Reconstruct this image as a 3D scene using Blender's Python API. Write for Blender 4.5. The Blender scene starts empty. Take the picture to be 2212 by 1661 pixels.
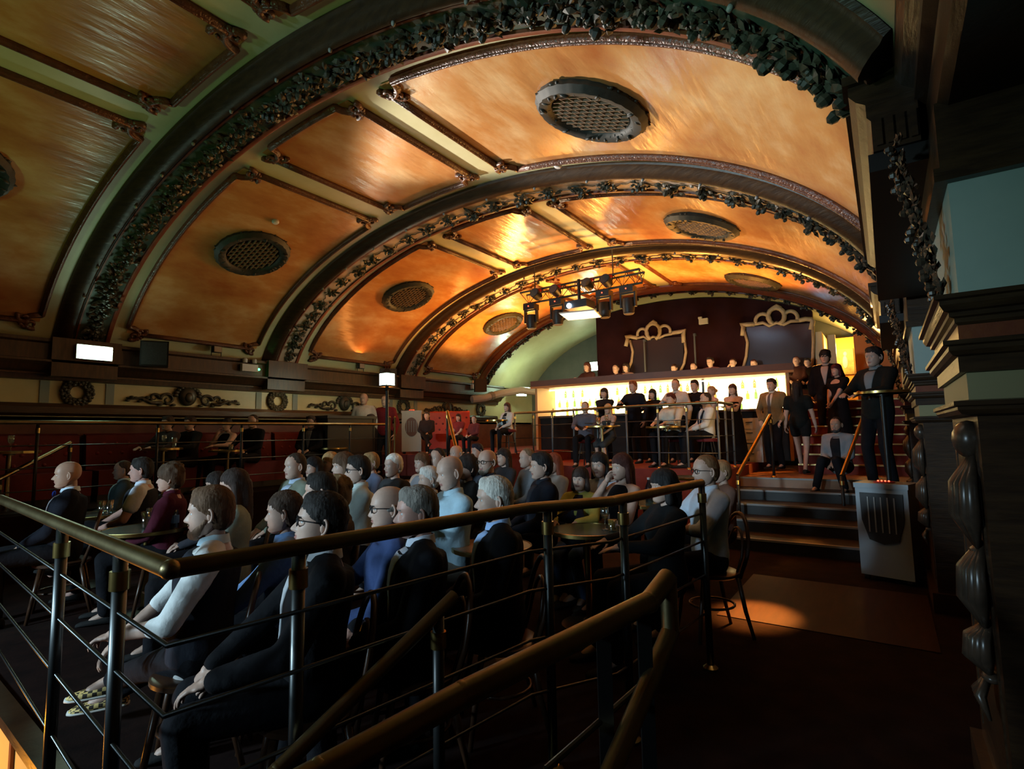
import bpy, bmesh, math, random
import numpy as np
from mathutils import Vector, Matrix
random.seed(7)
rng = np.random.default_rng(7)
S = bpy.context.scene
COL = S.collection
PI = math.pi
R = math.radians

# ------------------------------------------------------------------ camera
FPX, CX, CY = 1150.0, 1106.0, 830.5
YAW, PITCH, ROLL = 0.6101, 0.0931, -0.0186
EYE = np.array([0.0, 0.0, 1.55])
_F = np.array([-math.sin(YAW)*math.cos(PITCH), math.cos(YAW)*math.cos(PITCH), math.sin(PITCH)])
_r0 = np.array([math.cos(YAW), math.sin(YAW), 0.0]); _u0 = np.cross(_r0, _F)
_r = math.cos(ROLL)*_r0 + math.sin(ROLL)*_u0
_u = -math.sin(ROLL)*_r0 + math.cos(ROLL)*_u0
cam_d = bpy.data.cameras.new('camera'); cam = bpy.data.objects.new('camera', cam_d); COL.objects.link(cam)
cam_d.sensor_width = 36.0; cam_d.lens = FPX/2212.0*36.0; cam_d.clip_start = 0.02; cam_d.clip_end = 200
M = Matrix.Identity(4)
for i in range(3):
    M[i][0] = _r[i]; M[i][1] = _u[i]; M[i][2] = -_F[i]; M[i][3] = EYE[i]
cam.matrix_world = M
S.camera = cam
# ------------------------------------------------------------------ world, exposure
S.view_settings.view_transform = 'Standard'
S.view_settings.look = 'None'
S.view_settings.gamma = 1.0
S.view_settings.use_curve_mapping = False
S.view_settings.exposure = 0.0
W = bpy.data.worlds.new('world'); S.world = W; W.use_nodes = True
W.node_tree.nodes['Background'].inputs[0].default_value = (0.5, 0.55, 0.6, 1)
W.node_tree.nodes['Background'].inputs[1].default_value = 0.0
S.cycles.use_denoising = True
S.cycles.max_bounces = 3
S.cycles.adaptive_threshold = 0.05
S.cycles.diffuse_bounces = 1
S.cycles.glossy_bounces = 2
S.cycles.transmission_bounces = 4
S.cycles.transparent_max_bounces = 16
S.cycles.caustics_reflective = False
S.cycles.caustics_refractive = False
S.cycles.sample_clamp_indirect = 4.0

# ------------------------------------------------------------------ lights
def spot(name, loc, target, color, power, size, blend=0.6, radius=0.15):
    l = bpy.data.lights.new(name, 'SPOT'); o = bpy.data.objects.new(name, l); COL.objects.link(o)
    l.color = color; l.energy = power; l.spot_size = R(size); l.spot_blend = blend; l.shadow_soft_size = radius
    d = Vector(target) - Vector(loc); o.location = loc
    o.rotation_euler = d.to_track_quat('-Z', 'Y').to_euler()
    return o
def area(name, loc, target, color, power, sx, sy):
    l = bpy.data.lights.new(name, 'AREA'); o = bpy.data.objects.new(name, l); COL.objects.link(o)
    l.shape = 'RECTANGLE'; l.size = sx; l.size_y = sy; l.color = color; l.energy = power
    d = Vector(target) - Vector(loc); o.location = loc
    o.rotation_euler = d.to_track_quat('-Z', 'Y').to_euler()
    return o
def point(name, loc, color, power, radius=0.1):
    l = bpy.data.lights.new(name, 'POINT'); o = bpy.data.objects.new(name, l); COL.objects.link(o)
    l.color = color; l.energy = power; l.shadow_soft_size = radius; o.location = loc
    return o
# stage lamps (the stage is behind the photographer's left shoulder)
spot('stage_wash_lamp', (-6.0, -5.0, 2.5), (-3.6, 4.2, 0.9), (0.58, 0.84, 1.0), 2000, 60, 0.6, 0.4)
spot('stage_green_lamp', (-5.0, -4.0, 1.2), (-5.2, 2.4, 5.6), (0.40, 1.0, 0.36), 260, 72, 0.6, 0.3)
spot('stage_green_lamp', (-5.0, -4.0, 1.4), (-0.35, 2.75, 3.75), (0.40, 1.0, 0.62), 620, 13, 0.7, 0.2)  # extra narrow spot added to green the foliage at the right
spot('stage_wash_lamp', (-2.6, -5.2, 3.0), (-3.0, 4.6, 1.0), (0.58, 0.84, 1.0), 480, 30, 0.7, 0.3)  # extra unseen wash added to lift the right-hand audience
spot('pier_panel_fill', (-5.2, -3.4, 2.2), (0.33, 2.5, 2.28), (0.45, 1.0, 0.78), 200, 9.5, 0.8, 0.2)  # narrow unseen spot added to brighten the sage pier panel
# unseen warm spots added at the left cornice to brighten the vault's right half
spot('vault_fill', (-9.62, 4.7, 3.22), (-1.9, 4.5, 4.75), (1.0, 0.92, 0.82), 4000, 27, 0.5, 0.08)
spot('vault_fill', (-9.62, 7.9, 3.22), (-2.6, 7.8, 4.85), (1.0, 0.74, 0.44), 1700, 30, 0.6, 0.08)
# unseen warm lamps added by the bar and left cornice; uplights behind the right
for _x, _p in ((-7.4, 520), (-5.6, 480), (-3.8, 420), (-2.2, 420)):
    spot('canopy_fill', (_x, 11.1, 2.95), (_x-0.15, 10.1, 5.0), (1.0, 0.40, 0.07), _p, 128, 0.6, 0.10)  # unseen upward spots added to turn the far vault orange
spot('far_panel_fill', (-8.5, 10.8, 3.02), (-8.3, 11.1, 4.7), (1.0, 0.40, 0.07), 60, 140, 0.6, 0.1)  # unseen spot added to brighten the far left vault panel
area('left_vault_fill', (-9.4, 7.8, 3.12), (-7.0, 7.8, 5.0), (1.0, 0.32, 0.06), 46, 0.2, 8.6)  # unseen orange light added to deepen the left vault panels
area('right_cornice_uplight', (0.05, 8.0, 3.2), (-2.6, 8.0, 4.9), (1.0, 0.60, 0.24), 70, 0.15, 6.0)
area('frieze_fill', (-9.72, 6.0, 2.44), (-10.0, 6.0, 2.25), (1.0, 0.62, 0.22), 5.0, 0.04, 9.0)  # unseen strip light added to warm and brighten the frieze
# red and orange house lamps
spot('red_lamp', (-7.6, 9.4, 3.2), (-8.3, 11.6, 1.3), (1.0, 0.20, 0.05), 110, 60, 0.8, 0.1)
spot('landing_lamp', (-1.0, 12.9, 3.2), (-1.5, 10.1, 0.75), (1.0, 0.32, 0.04), 900, 36, 0.6, 0.06)
spot('red_pit_lamp', (-3.6, 8.5, 2.6), (-3.6, 7.6, 0.0), (1.0, 0.08, 0.04), 40, 100, 0.8, 0.1)
point('riser_strip_lamp', (-4.5, 0.35, -0.45), (1.0, 0.36, 0.03), 26, 0.06)
point('corner_flood_lamp', (-9.0, 13.7, 3.0), (0.72, 1.0, 0.66), 26, 0.08)
spot('aisle_glint_fill', (-0.85, 6.6, 2.6), (-1.02, 4.95, 0.0), (1.0, 0.34, 0.06), 3800, 15, 0.9, 0.05)  # unseen spot added to imitate the doorway's reflection on the floor

# ------------------------------------------------------------------ pixel helpers (2212 x 1661 frame)
def ray(x, y): return _F + (x-CX)/FPX*_r - (y-CY)/FPX*_u
def atz(x, y, z): d = ray(x, y); return Vector(EYE + d*((z-EYE[2])/d[2]))
def atx(x, y, X): d = ray(x, y); return Vector(EYE + d*(X/d[0]))
def aty(x, y, Y): d = ray(x, y); return Vector(EYE + d*(Y/d[1]))
def atd(x, y, D): return Vector(EYE + ray(x, y)*D)

# ------------------------------------------------------------------ materials
MATS = {}
def mat(name, c1, c2=None, scale=4.0, rough=0.5, metal=0.0, bump=0.0, detail=5.0, stretch=None, emit=None, estr=0.0,
        coat=0.0, spec=0.5, wave=False, alpha=None, trans=0.0, lo=0.35, hi=0.65, bscale=None):
    if name in MATS: return MATS[name]
    m = bpy.data.materials.new(name); m.use_nodes = True; nt = m.node_tree; N = nt.nodes; L = nt.links
    b = N['Principled BSDF']
    b.inputs['Base Color'].default_value = (*c1, 1); b.inputs['Roughness'].default_value = rough
    b.inputs['Metallic'].default_value = metal; b.inputs['Coat Weight'].default_value = coat
    b.inputs['Specular IOR Level'].default_value = spec
    b.inputs['Transmission Weight'].default_value = trans
    if emit: b.inputs['Emission Color'].default_value = (*emit, 1); b.inputs['Emission Strength'].default_value = estr
    if c2 is not None or bump:
        tc = N.new('ShaderNodeTexCoord'); mp = N.new('ShaderNodeMapping'); L.new(tc.outputs['Object'], mp.inputs[0])
        if stretch: mp.inputs['Scale'].default_value = stretch
        if wave:
            t = N.new('ShaderNodeTexWave'); t.inputs['Scale'].default_value = scale; t.inputs['Distortion'].default_value = 4
        else:
            t = N.new('ShaderNodeTexNoise'); t.inputs['Scale'].default_value = scale; t.inputs['Detail'].default_value = detail
            t.inputs['Roughness'].default_value = 0.62
        L.new(mp.outputs[0], t.inputs['Vector'])
        fac = t.outputs['Fac']
        if c2 is not None:
            r = N.new('ShaderNodeValToRGB'); r.color_ramp.elements[0].position = lo; r.color_ramp.elements[1].position = hi
            r.color_ramp.elements[0].color = (*c1, 1); r.color_ramp.elements[1].color = (*c2, 1)
            L.new(fac, r.inputs[0]); L.new(r.outputs[0], b.inputs['Base Color'])
        if bump:
            h = fac
            if bscale:
                t2 = N.new('ShaderNodeTexNoise'); t2.inputs['Scale'].default_value = bscale; t2.inputs['Detail'].default_value = 3
                L.new(mp.outputs[0], t2.inputs['Vector']); h = t2.outputs['Fac']
            bp = N.new('ShaderNodeBump'); bp.inputs['Strength'].default_value = bump; bp.inputs['Distance'].default_value = 0.02
            L.new(h, bp.inputs['Height']); L.new(bp.outputs[0], b.inputs['Normal'])
    MATS[name] = m
    return m
def glass(name, c=(0.9, 0.95, 0.95)):
    if name in MATS: return MATS[name]
    m = bpy.data.materials.new(name); m.use_nodes = True; nt = m.node_tree; N = nt.nodes; L = nt.links
    out = N['Material Output']; N.remove(N['Principled BSDF'])
    b = N.new('ShaderNodeBsdfGlossy'); b.inputs['Roughness'].default_value = 0.10
    tr = N.new('ShaderNodeBsdfTransparent'); tr.inputs[0].default_value = (*c, 1)
    mx = N.new('ShaderNodeMixShader'); mx.inputs[0].default_value = 0.26
    L.new(tr.outputs[0], mx.inputs[1]); L.new(b.outputs[0], mx.inputs[2]); L.new(mx.outputs[0], out.inputs[0])
    MATS[name] = m
    return m
def panel_paint():
    m = bpy.data.materials.new('sponged_orange_paint'); m.use_nodes = True; nt = m.node_tree; N = nt.nodes; L = nt.links
    b = N['Principled BSDF']; tc = N.new('ShaderNodeTexCoord')
    mp = N.new('ShaderNodeMapping'); mp.inputs['Scale'].default_value = (1.0, 0.55, 1.0); mp.inputs['Rotation'].default_value = (0, 0, 0.5)
    L.new(tc.outputs['Object'], mp.inputs[0])
    n1 = N.new('ShaderNodeTexNoise'); n1.inputs['Scale'].default_value = 1.5; n1.inputs['Detail'].default_value = 7; n1.inputs['Roughness'].default_value = 0.6
    L.new(mp.outputs[0], n1.inputs['Vector'])
    r = N.new('ShaderNodeValToRGB'); e = r.color_ramp.elements
    e[0].position = 0.30; e[0].color = (0.40, 0.125, 0.035, 1); e[1].position = 0.72; e[1].color = (0.76, 0.52, 0.27, 1)
    k = e.new(0.5); k.color = (0.56, 0.26, 0.085, 1)
    L.new(n1.outputs['Fac'], r.inputs[0]); L.new(r.outputs[0], b.inputs['Base Color'])
    n2 = N.new('ShaderNodeTexNoise'); n2.inputs['Scale'].default_value = 3.0; n2.inputs['Detail'].default_value = 6
    mp2 = N.new('ShaderNodeMapping'); mp2.inputs['Scale'].default_value = (2.4, 0.5, 2.4); mp2.inputs['Rotation'].default_value = (0, 0, 0.35)
    L.new(tc.outputs['Object'], mp2.inputs[0]); L.new(mp2.outputs[0], n2.inputs['Vector'])
    bp = N.new('ShaderNodeBump'); bp.inputs['Strength'].default_value = 0.35; bp.inputs['Distance'].default_value = 0.03
    L.new(n2.outputs['Fac'], bp.inputs['Height']); L.new(bp.outputs[0], b.inputs['Normal'])
    b.inputs['Roughness'].default_value = 0.22; b.inputs['Specular IOR Level'].default_value = 0.6
    MATS['paint'] = m
    return m
def checker(name, c1, c2, sc):
    if name in MATS: return MATS[name]
    m = bpy.data.materials.new(name); m.use_nodes = True; nt = m.node_tree; N = nt.nodes; L = nt.links
    b = N['Principled BSDF']; tc = N.new('ShaderNodeTexCoord'); t = N.new('ShaderNodeTexChecker')
    t.inputs['Color1'].default_value = (*c1, 1); t.inputs['Color2'].default_value = (*c2, 1); t.inputs['Scale'].default_value = sc
    L.new(tc.outputs['Object'], t.inputs['Vector']); L.new(t.outputs[0], b.inputs['Base Color']); b.inputs['Roughness'].default_value = 0.7
    MATS[name] = m
    return m

PAINT = panel_paint()
CREAM = mat('cream_plaster', (0.54, 0.51, 0.28), (0.62, 0.59, 0.36), 2.0, rough=0.38, bump=0.08)
BROWN = mat('dark_brown_moulding', (0.085, 0.028, 0.014), (0.15, 0.05, 0.02), 9.0, rough=0.32, bump=0.5, bscale=40)
WOODM = mat('dark_wood', (0.028, 0.014, 0.007), (0.055, 0.028, 0.012), 6.0, rough=0.35, bump=0.2, stretch=(1, 1, 6))
REDBR = mat('red_brown_moulding', (0.16, 0.035, 0.02), (0.22, 0.06, 0.02), 8.0, rough=0.4, bump=0.2)
VENTM = mat('black_bronze', (0.012, 0.016, 0.014), (0.028, 0.028, 0.022), 16.0, rough=0.6)
POST = mat('grey_painted_steel', (0.10, 0.11, 0.115), rough=0.45)
LEAF = mat('bronze_green_leaf', (0.030, 0.036, 0.026), (0.075, 0.062, 0.042), 14.0, rough=0.42)
BANDD = mat('dark_green_band', (0.055, 0.085, 0.06), (0.09, 0.11, 0.075), 5.0, rough=0.4)
BANDP = mat('pink_cream_band', (0.50, 0.36, 0.27), (0.58, 0.44, 0.33), 5.0, rough=0.5)
BLACKM = mat('black_plastic', (0.012, 0.012, 0.014), rough=0.45)
BLACKP = mat('black_paint', (0.010, 0.008, 0.007), (0.018, 0.014, 0.011), 5.0, rough=0.5)
GREENW = mat('sage_painted_plaster', (0.34, 0.42, 0.38), (0.38, 0.46, 0.41), 4.0, rough=0.6)
BURG = mat('burgundy_wall', (0.020, 0.005, 0.007), (0.027, 0.007, 0.009), 3.0, rough=0.8, spec=0.1)
CARPET = mat('dark_patterned_carpet', (0.009, 0.0045, 0.004), (0.020, 0.009, 0.007), 5.0, rough=0.95, bump=0.3, spec=0.1)
REDCAR = mat('red_carpet', (0.16, 0.02, 0.014), (0.20, 0.03, 0.02), 6.0, rough=0.9)
ORANGEF = mat('worn_brown_floor', (0.30, 0.13, 0.05), (0.38, 0.17, 0.06), 3.0, rough=0.35)
BRASS = mat('brass', (0.52, 0.36, 0.12), (0.40, 0.27, 0.09), 8.0, rough=0.28, metal=1.0)
DBRASS = mat('aged_brass', (0.31, 0.25, 0.13), (0.22, 0.165, 0.08), 6.0, rough=0.38, metal=1.0, bump=0.05)
STEEL = mat('dark_steel', (0.10, 0.105, 0.105), rough=0.34, metal=1.0)
IRON = mat('black_iron', (0.03, 0.03, 0.03), rough=0.4, metal=0.6)
RED = mat('red_velvet', (0.11, 0.006, 0.010), (0.15, 0.009, 0.014), 5.0, rough=0.7)
SOFA = mat('red_leather', (0.55, 0.05, 0.03), (0.62, 0.08, 0.04), 5.0, rough=0.4)
WHITEP = mat('white_plastic', (0.62, 0.62, 0.62), rough=0.45)
GOLDF = mat('dull_gilt', (0.42, 0.30, 0.18), (0.5, 0.36, 0.22), 20.0, rough=0.5, bump=0.3)
GLASS = glass('clear_glass')
BOARDS = mat('dark_glossy_boards', (0.028, 0.012, 0.005), (0.042, 0.018, 0.008), 3.0, rough=0.5, spec=0.12, bump=0.1, stretch=(6, 1, 1))
STRIPW = mat('stone_grey_nosing', (0.30, 0.29, 0.28), rough=0.4)

# ------------------------------------------------------------------ mesh builder
class MB:
    def __init__(s): s.V = []; s.F = []; s.I = []
    def add(s, V, F, m=0):
        o = len(s.V); s.V.extend([tuple(v) for v in V])
        for f in F: s.F.append(tuple(i+o for i in f)); s.I.append(m)
        return s
    def box(s, x0, x1, y0, y1, z0, z1, m=0):
        V = [(x, y, z) for z in (z0, z1) for y in (y0, y1) for x in (x0, x1)]
        return s.add(V, [(0, 2, 3, 1), (4, 5, 7, 6), (0, 1, 5, 4), (2, 6, 7, 3), (0, 4, 6, 2), (1, 3, 7, 5)], m)
    def obox(s, c, size, rot=None, m=0, taper=1.0):
        sx, sy, sz = [q/2 for q in size]; rot = rot or Matrix.Identity(3); V = []
        for z, k in ((-sz, 1.0), (sz, taper)):
            for y in (-sy, sy):
                for x in (-sx, sx): V.append(Vector(c) + rot @ Vector((x*k, y*k, z)))
        return s.add(V, [(0, 2, 3, 1), (4, 5, 7, 6), (0, 1, 5, 4), (2, 6, 7, 3), (0, 4, 6, 2), (1, 3, 7, 5)], m)
    def tube(s, pts, r, n=8, closed=False, m=0, flat=None):
        pts = [Vector(p) for p in pts]; k = len(pts)
        rs = [r]*k if not hasattr(r, '__len__') else list(r)
        T = []
        for i in range(k):
            a = pts[(i-1) % k] if (closed or i > 0) else pts[i]
            b = pts[(i+1) % k] if (closed or i < k-1) else pts[i]
            t = (b-a); T.append(t.normalized() if t.length > 1e-9 else Vector((0, 0, 1)))
        up = Vector((0, 0, 1)) if abs(T[0].z) < 0.9 else Vector((1, 0, 0))
        nrm = (up - T[0]*up.dot(T[0])).normalized(); V = []
        for i in range(k):
            nrm = (nrm - T[i]*nrm.dot(T[i]))
            nrm = nrm.normalized() if nrm.length > 1e-6 else T[i].orthogonal().normalized()
            bi = T[i].cross(nrm)
            for j in range(n):
                a = 2*PI*j/n; q = nrm*math.cos(a)*(flat or 1.0) + bi*math.sin(a)
                V.append(pts[i] + q*rs[i])
        F = []
        for i in range(k if closed else k-1):
            for j in range(n):
                a = i*n+j; b = i*n+(j+1) % n; c = ((i+1) % k)*n+(j+1) % n; d = ((i+1) % k)*n+j
                F.append((a, b, c, d))
        if not closed:
            F.append(tuple(range(n-1, -1, -1))); F.append(tuple((k-1)*n+j for j in range(n)))
        return s.add(V, F, m)
    def sphere(s, c, r, nu=10, nv=7, rot=None, m=0):
        r = (r, r, r) if not hasattr(r, '__len__') else r
        V = []; c = Vector(c)
        for i in range(1, nv):
            t = PI*i/nv
            for j in range(nu):
                p = 2*PI*j/nu; q = Vector((r[0]*math.sin(t)*math.cos(p), r[1]*math.sin(t)*math.sin(p), r[2]*math.cos(t)))
                V.append(c + (rot @ q if rot else q))
        top = len(V); q = Vector((0, 0, r[2])); V.append(c + (rot @ q if rot else q)); V.append(c - (rot @ q if rot else q))
        F = []
        for i in range(nv-2):
            for j in range(nu):
                F.append((i*nu+j, (i+1)*nu+j, (i+1)*nu+(j+1) % nu, i*nu+(j+1) % nu))
        for j in range(nu):
            F.append((top, j, (j+1) % nu)); F.append((top+1, (nv-2)*nu+(j+1) % nu, (nv-2)*nu+j))
        return s.add(V, F, m)
    def lathe(s, prof, n=16, c=(0, 0, 0), m=0, sx=1.0, sy=1.0):
        V = []; k = len(prof); c = Vector(c)
        for (r, z) in prof:
            for j in range(n):
                a = 2*PI*j/n; V.append(c + Vector((r*math.cos(a)*sx, r*math.sin(a)*sy, z)))
        F = [(i*n+j, i*n+(j+1) % n, (i+1)*n+(j+1) % n, (i+1)*n+j) for i in range(k-1) for j in range(n)]
        F.append(tuple(range(n-1, -1, -1))); F.append(tuple((k-1)*n+j for j in range(n)))
        return s.add(V, F, m)
    def extr(s, prof, y0, y1, m=0, axis='Y'):
        k = len(prof)
        if axis == 'Y': V = [(x, y0, z) for x, z in prof] + [(x, y1, z) for x, z in prof]
        elif axis == 'X': V = [(y0, x, z) for x, z in prof] + [(y1, x, z) for x, z in prof]
        else: V = [(x, z, y0) for x, z in prof] + [(x, z, y1) for x, z in prof]
        F = [(i, (i+1) % k, k+(i+1) % k, k+i) for i in range(k)]
        F.append(tuple(range(k-1, -1, -1))); F.append(tuple(range(k, 2*k)))
        return s.add(V, F, m)
    def loft(s, rings, m=0, cap=True):
        n = len(rings[0]); V = [p for r in rings for p in r]; k = len(rings)
        F = [(i*n+j, i*n+(j+1) % n, (i+1)*n+(j+1) % n, (i+1)*n+j) for i in range(k-1) for j in range(n)]
        if cap: F.append(tuple(range(n-1, -1, -1))); F.append(tuple((k-1)*n+j for j in range(n)))
        return s.add(V, F, m)
    def capsule(s, a, b, ra, rb, n=10):
        a = Vector(a); b = Vector(b); d = b-a; L = d.length
        if L < 1e-6: return s.sphere(a, ra, n, 7)
        t = d/L; P = []; Rr = []
        for q in (-1, -0.7, -0.35): P.append(a + t*q*ra); Rr.append(max(0.12, math.sqrt(max(0, 1-q*q)))*ra)
        P.append(a); Rr.append(ra); P.append(b); Rr.append(rb)
        for q in (0.35, 0.7, 1): P.append(b + t*q*rb); Rr.append(max(0.12, math.sqrt(max(0, 1-q*q)))*rb)
        return s.tube(P, Rr, n)
    def mesh(s, name, smooth=False):
        me = bpy.data.meshes.new(name); me.from_pydata(s.V, [], s.F)
        if any(s.I): me.polygons.foreach_set('material_index', s.I)
        if smooth: me.polygons.foreach_set('use_smooth', [True]*len(s.F))
        me.update(); return me
    def build(s, name, m, parent=None, smooth=False, sharp=None):
        me = s.mesh(name, smooth)
        return obj(name, me, m, parent, sharp=sharp)
def obj(name, me, m, parent=None, loc=None, rot=None, sharp=None):
    if m is not None and len(me.materials) == 0:
        for q in (m if isinstance(m, (list, tuple)) else [m]): me.materials.append(q)
    if sharp is not None:
        me.polygons.foreach_set('use_smooth', [True]*len(me.polygons))
        me.set_sharp_from_angle(angle=R(sharp))
    o = bpy.data.objects.new(name, me); COL.objects.link(o)
    if parent is not None: o.parent = parent
    if loc is not None: o.location = loc
    if rot is not None: o.rotation_euler = rot
    return o
def empty(name, loc=(0, 0, 0), rotz=0.0, scale=1.0):
    o = bpy.data.objects.new(name, None); COL.objects.link(o); o.location = loc; o.rotation_euler = (0, 0, rotz)
    o.scale = (scale,)*3; o.empty_display_size = 0.1
    return o
def tag(o, label, cat, group=None):
    o['label'] = label; o['category'] = cat
    if group: o['group'] = group
    return o
def struct(o): o['kind'] = 'structure'; return o
def copy_tree(o, parent=None):
    c = o.copy(); COL.objects.link(c); c.parent = parent
    for ch in list(o.children): copy_tree(ch, c)
    return c
# ================================================================== STRUCTURE
PLAT, LAND, TERR, DAIS = 0.92, 0.75, 0.70, 1.15
XC, VA, VZ, VB = -4.899, 5.206, 2.380, 2.677
def vn(th):
    c, s_ = math.cos(th), math.sin(th); n = Vector((-c/VA, 0, -s_/VB)); return n.normalized()
def vp(th, y, drop=0.0):
    return Vector((XC + VA*math.cos(th), y, VZ + VB*math.sin(th))) + vn(th)*drop
def vframe(th):     # local x along arc (towards +X), y along hall, z into the room
    n = vn(th); t = Vector((0, 1, 0)).cross(n).normalized(); return Matrix((t, Vector((0, 1, 0)), n)).transposed()
# ---- ceiling vault (cream plaster lattice) with painted panels and mouldings
mb = MB(); ths = [R(15.2 + 150.6*i/84) for i in range(85)]; ys = [-7.0, -4, 0, 3, 6, 9, 12, 15.6]
Vv = [vp(t, y, -0.006) for y in ys for t in ths]; n = len(ths)
Ff = [(j*n+i, j*n+i+1, (j+1)*n+i+1, (j+1)*n+i) for j in range(len(ys)-1) for i in range(n-1)]
mb.add(Vv, Ff)
ceiling = struct(mb.build('ceiling', CREAM, smooth=True))
RIBS = [(-1.05, 0.05), (2.2725, 3.3375), (5.475, 6.60), (8.893, 10.0), (12.25, 12.95)]
BAYS = [(0.05, 2.2725), (3.3375, 5.475), (6.60, 8.893), (10.0, 12.25)]
SPANS = [(106.6, 160.5, 'l'), (84.0, 101.8, 'c'), (78.5, 17.0, 'r')]
def corner_path(t0, t1, y0, y1):
    """closed frame path on the vault in (theta, y) with notched corners"""
    t0, t1 = min(t0, t1), max(t0, t1); pts = []
    nl = 0.17; nt = math.degrees(nl/4.6)
    def line(a, b, k):
        for i in range(k): f = i/k; pts.append((a[0]+(b[0]-a[0])*f, a[1]+(b[1]-a[1])*f))
    def notch(c, s0, s1):
        # concave quarter curve around the corner c from side s0 to side s1
        for i in range(5):
            q = PI/2*i/4
            pts.append((c[0] + s0[0]*math.cos(q)*nt + s1[0]*math.sin(q)*nt, c[1] + s0[1]*math.cos(q)*nl + s1[1]*math.sin(q)*nl))
    K = max(6, int((t1-t0)/2.5))
    notch((t0, y0), (0, 1), (1, 0)); line((t0+nt, y0), (t1-nt, y0), K)
    notch((t1, y0), (-1, 0), (0, 1)); line((t1, y0+nl), (t1, y1-nl), 4)
    notch((t1, y1), (0, -1), (-1, 0)); line((t1-nt, y1), (t0+nt, y1), K)
    notch((t0, y1), (1, 0), (0, -1)); line((t0, y1-nl), (t0, y0+nl), 4)
    return pts
def scroll_mesh():
    m = MB()
    for sx, sy in ((1, 0), (0, 1)):
        P = []
        for i in range(16):
            a = -0.6 + i*0.42; r = 0.085*(1-i/19)
            q = (0.10 + r*math.cos(a), 0.0 + r*math.sin(a))
            P.append((q[0], q[1], 0.03+0.02*i/15) if sx else (q[1], q[0], 0.03+0.02*i/15))
        m.tube(P, [0.038*(1-i/30) for i in range(16)], 6)
    m.sphere((0.07, 0.07, 0.03), (0.06, 0.06, 0.045), 8, 5)
    for i in range(5):
        a = R(20+i*12.5+R(0)); m.sphere((0.17*math.cos(R(15+i*15)), 0.17*math.sin(R(15+i*15)), 0.035), (0.035, 0.035, 0.03), 6, 4)
    return m.mesh('corner_scroll', True)
SCROLL = scroll_mesh(); SCROLL.materials.append(BROWN)
for bi, (y0, y1) in enumerate(BAYS):
    for (ta, tb, side) in SPANS:
        t0, t1 = min(ta, tb), max(ta, tb)
        m = MB(); K = max(4, int((t1-t0)/1.8)); tt = [R(t0 + (t1-t0)*i/K) for i in range(K+1)]; yy = [y0+(y1-y0)*j/4 for j in range(5)]
        Vv = [vp(t, y, 0.004) for y in yy for t in tt]; n = len(tt)
        m.add(Vv, [(j*n+i, j*n+i+1, (j+1)*n+i+1, (j+1)*n+i) for j in range(4) for i in range(n-1)])
        m.build('painted_panel', PAINT, ceiling, smooth=True)
        P = corner_path(t0, t1, y0, y1)
        m = MB(); m.tube([vp(R(t), y, 0.018) for t, y in P], 0.042, 8, closed=True)
        m.tube([vp(R(t), y, 0.052) for t, y in P], 0.016, 6, closed=True)
        m.build('panel_moulding', BROWN, ceiling, smooth=True)
        for (t, y, sx, sy) in ((t0, y0, 1, 1), (t1, y0, -1, 1), (t1, y1, -1, -1), (t0, y1, 1, -1)):
            if t < 25: continue
            o = obj('corner_scroll', SCROLL, None, ceiling); fr = vframe(R(t)).to_4x4()
            # local +x must run towards growing theta = towards -X
            loc = vp(R(t + sx*1.1), y + sy*0.09, 0.0)
            o.matrix_local = Matrix.Translation(loc) @ fr @ Matrix.Diagonal((-sx*0.92 if True else 1, sy*0.92, 0.92, 1))
# ---- arched ribs with foliage bands
def leaf_cluster_mesh(seed, dense=1.0):
    r = random.Random(seed); m = MB()
    for i in range(int(26*dense)):
        a = r.uniform(0, 2*PI); d = r.uniform(0.01, 0.135); L = r.uniform(0.06, 0.095); w = L*0.30
        c = Vector((d*math.cos(a), d*1.05*math.sin(a), r.uniform(0.02, 0.065)))
        e = a + r.uniform(-.9, .9); dr = Vector((math.cos(e), math.sin(e), r.uniform(-.45, .35))).normalized(); sd = dr.cross(Vector((0, 0, 1))).normalized(); nn = sd.cross(dr)
        P_ = [c-dr*L*.5, c-dr*L*.2+sd*w-nn*.010, c+dr*L*.2+sd*w*.8-nn*.010, c+dr*L*.5-nn*.008, c+dr*L*.2-sd*w*.8-nn*.010, c-dr*L*.2-sd*w-nn*.010, c+nn*.008, c-nn*.022]
        m.add(P_, [(i_, (i_+1) % 6, 6) for i_ in range(6)] + [((i_+1) % 6, i_, 7) for i_ in range(6)])
    for i in range(7):
        m.sphere((r.uniform(-.06, .06), r.uniform(-.06, .06), r.uniform(.05, .09)), r.uniform(.016, .03), 6, 4)
    me = m.mesh('leaf_cluster'); me.materials.append(LEAF); return me
LCM = [leaf_cluster_mesh(i) for i in range(4)]
ribn = 0
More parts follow.
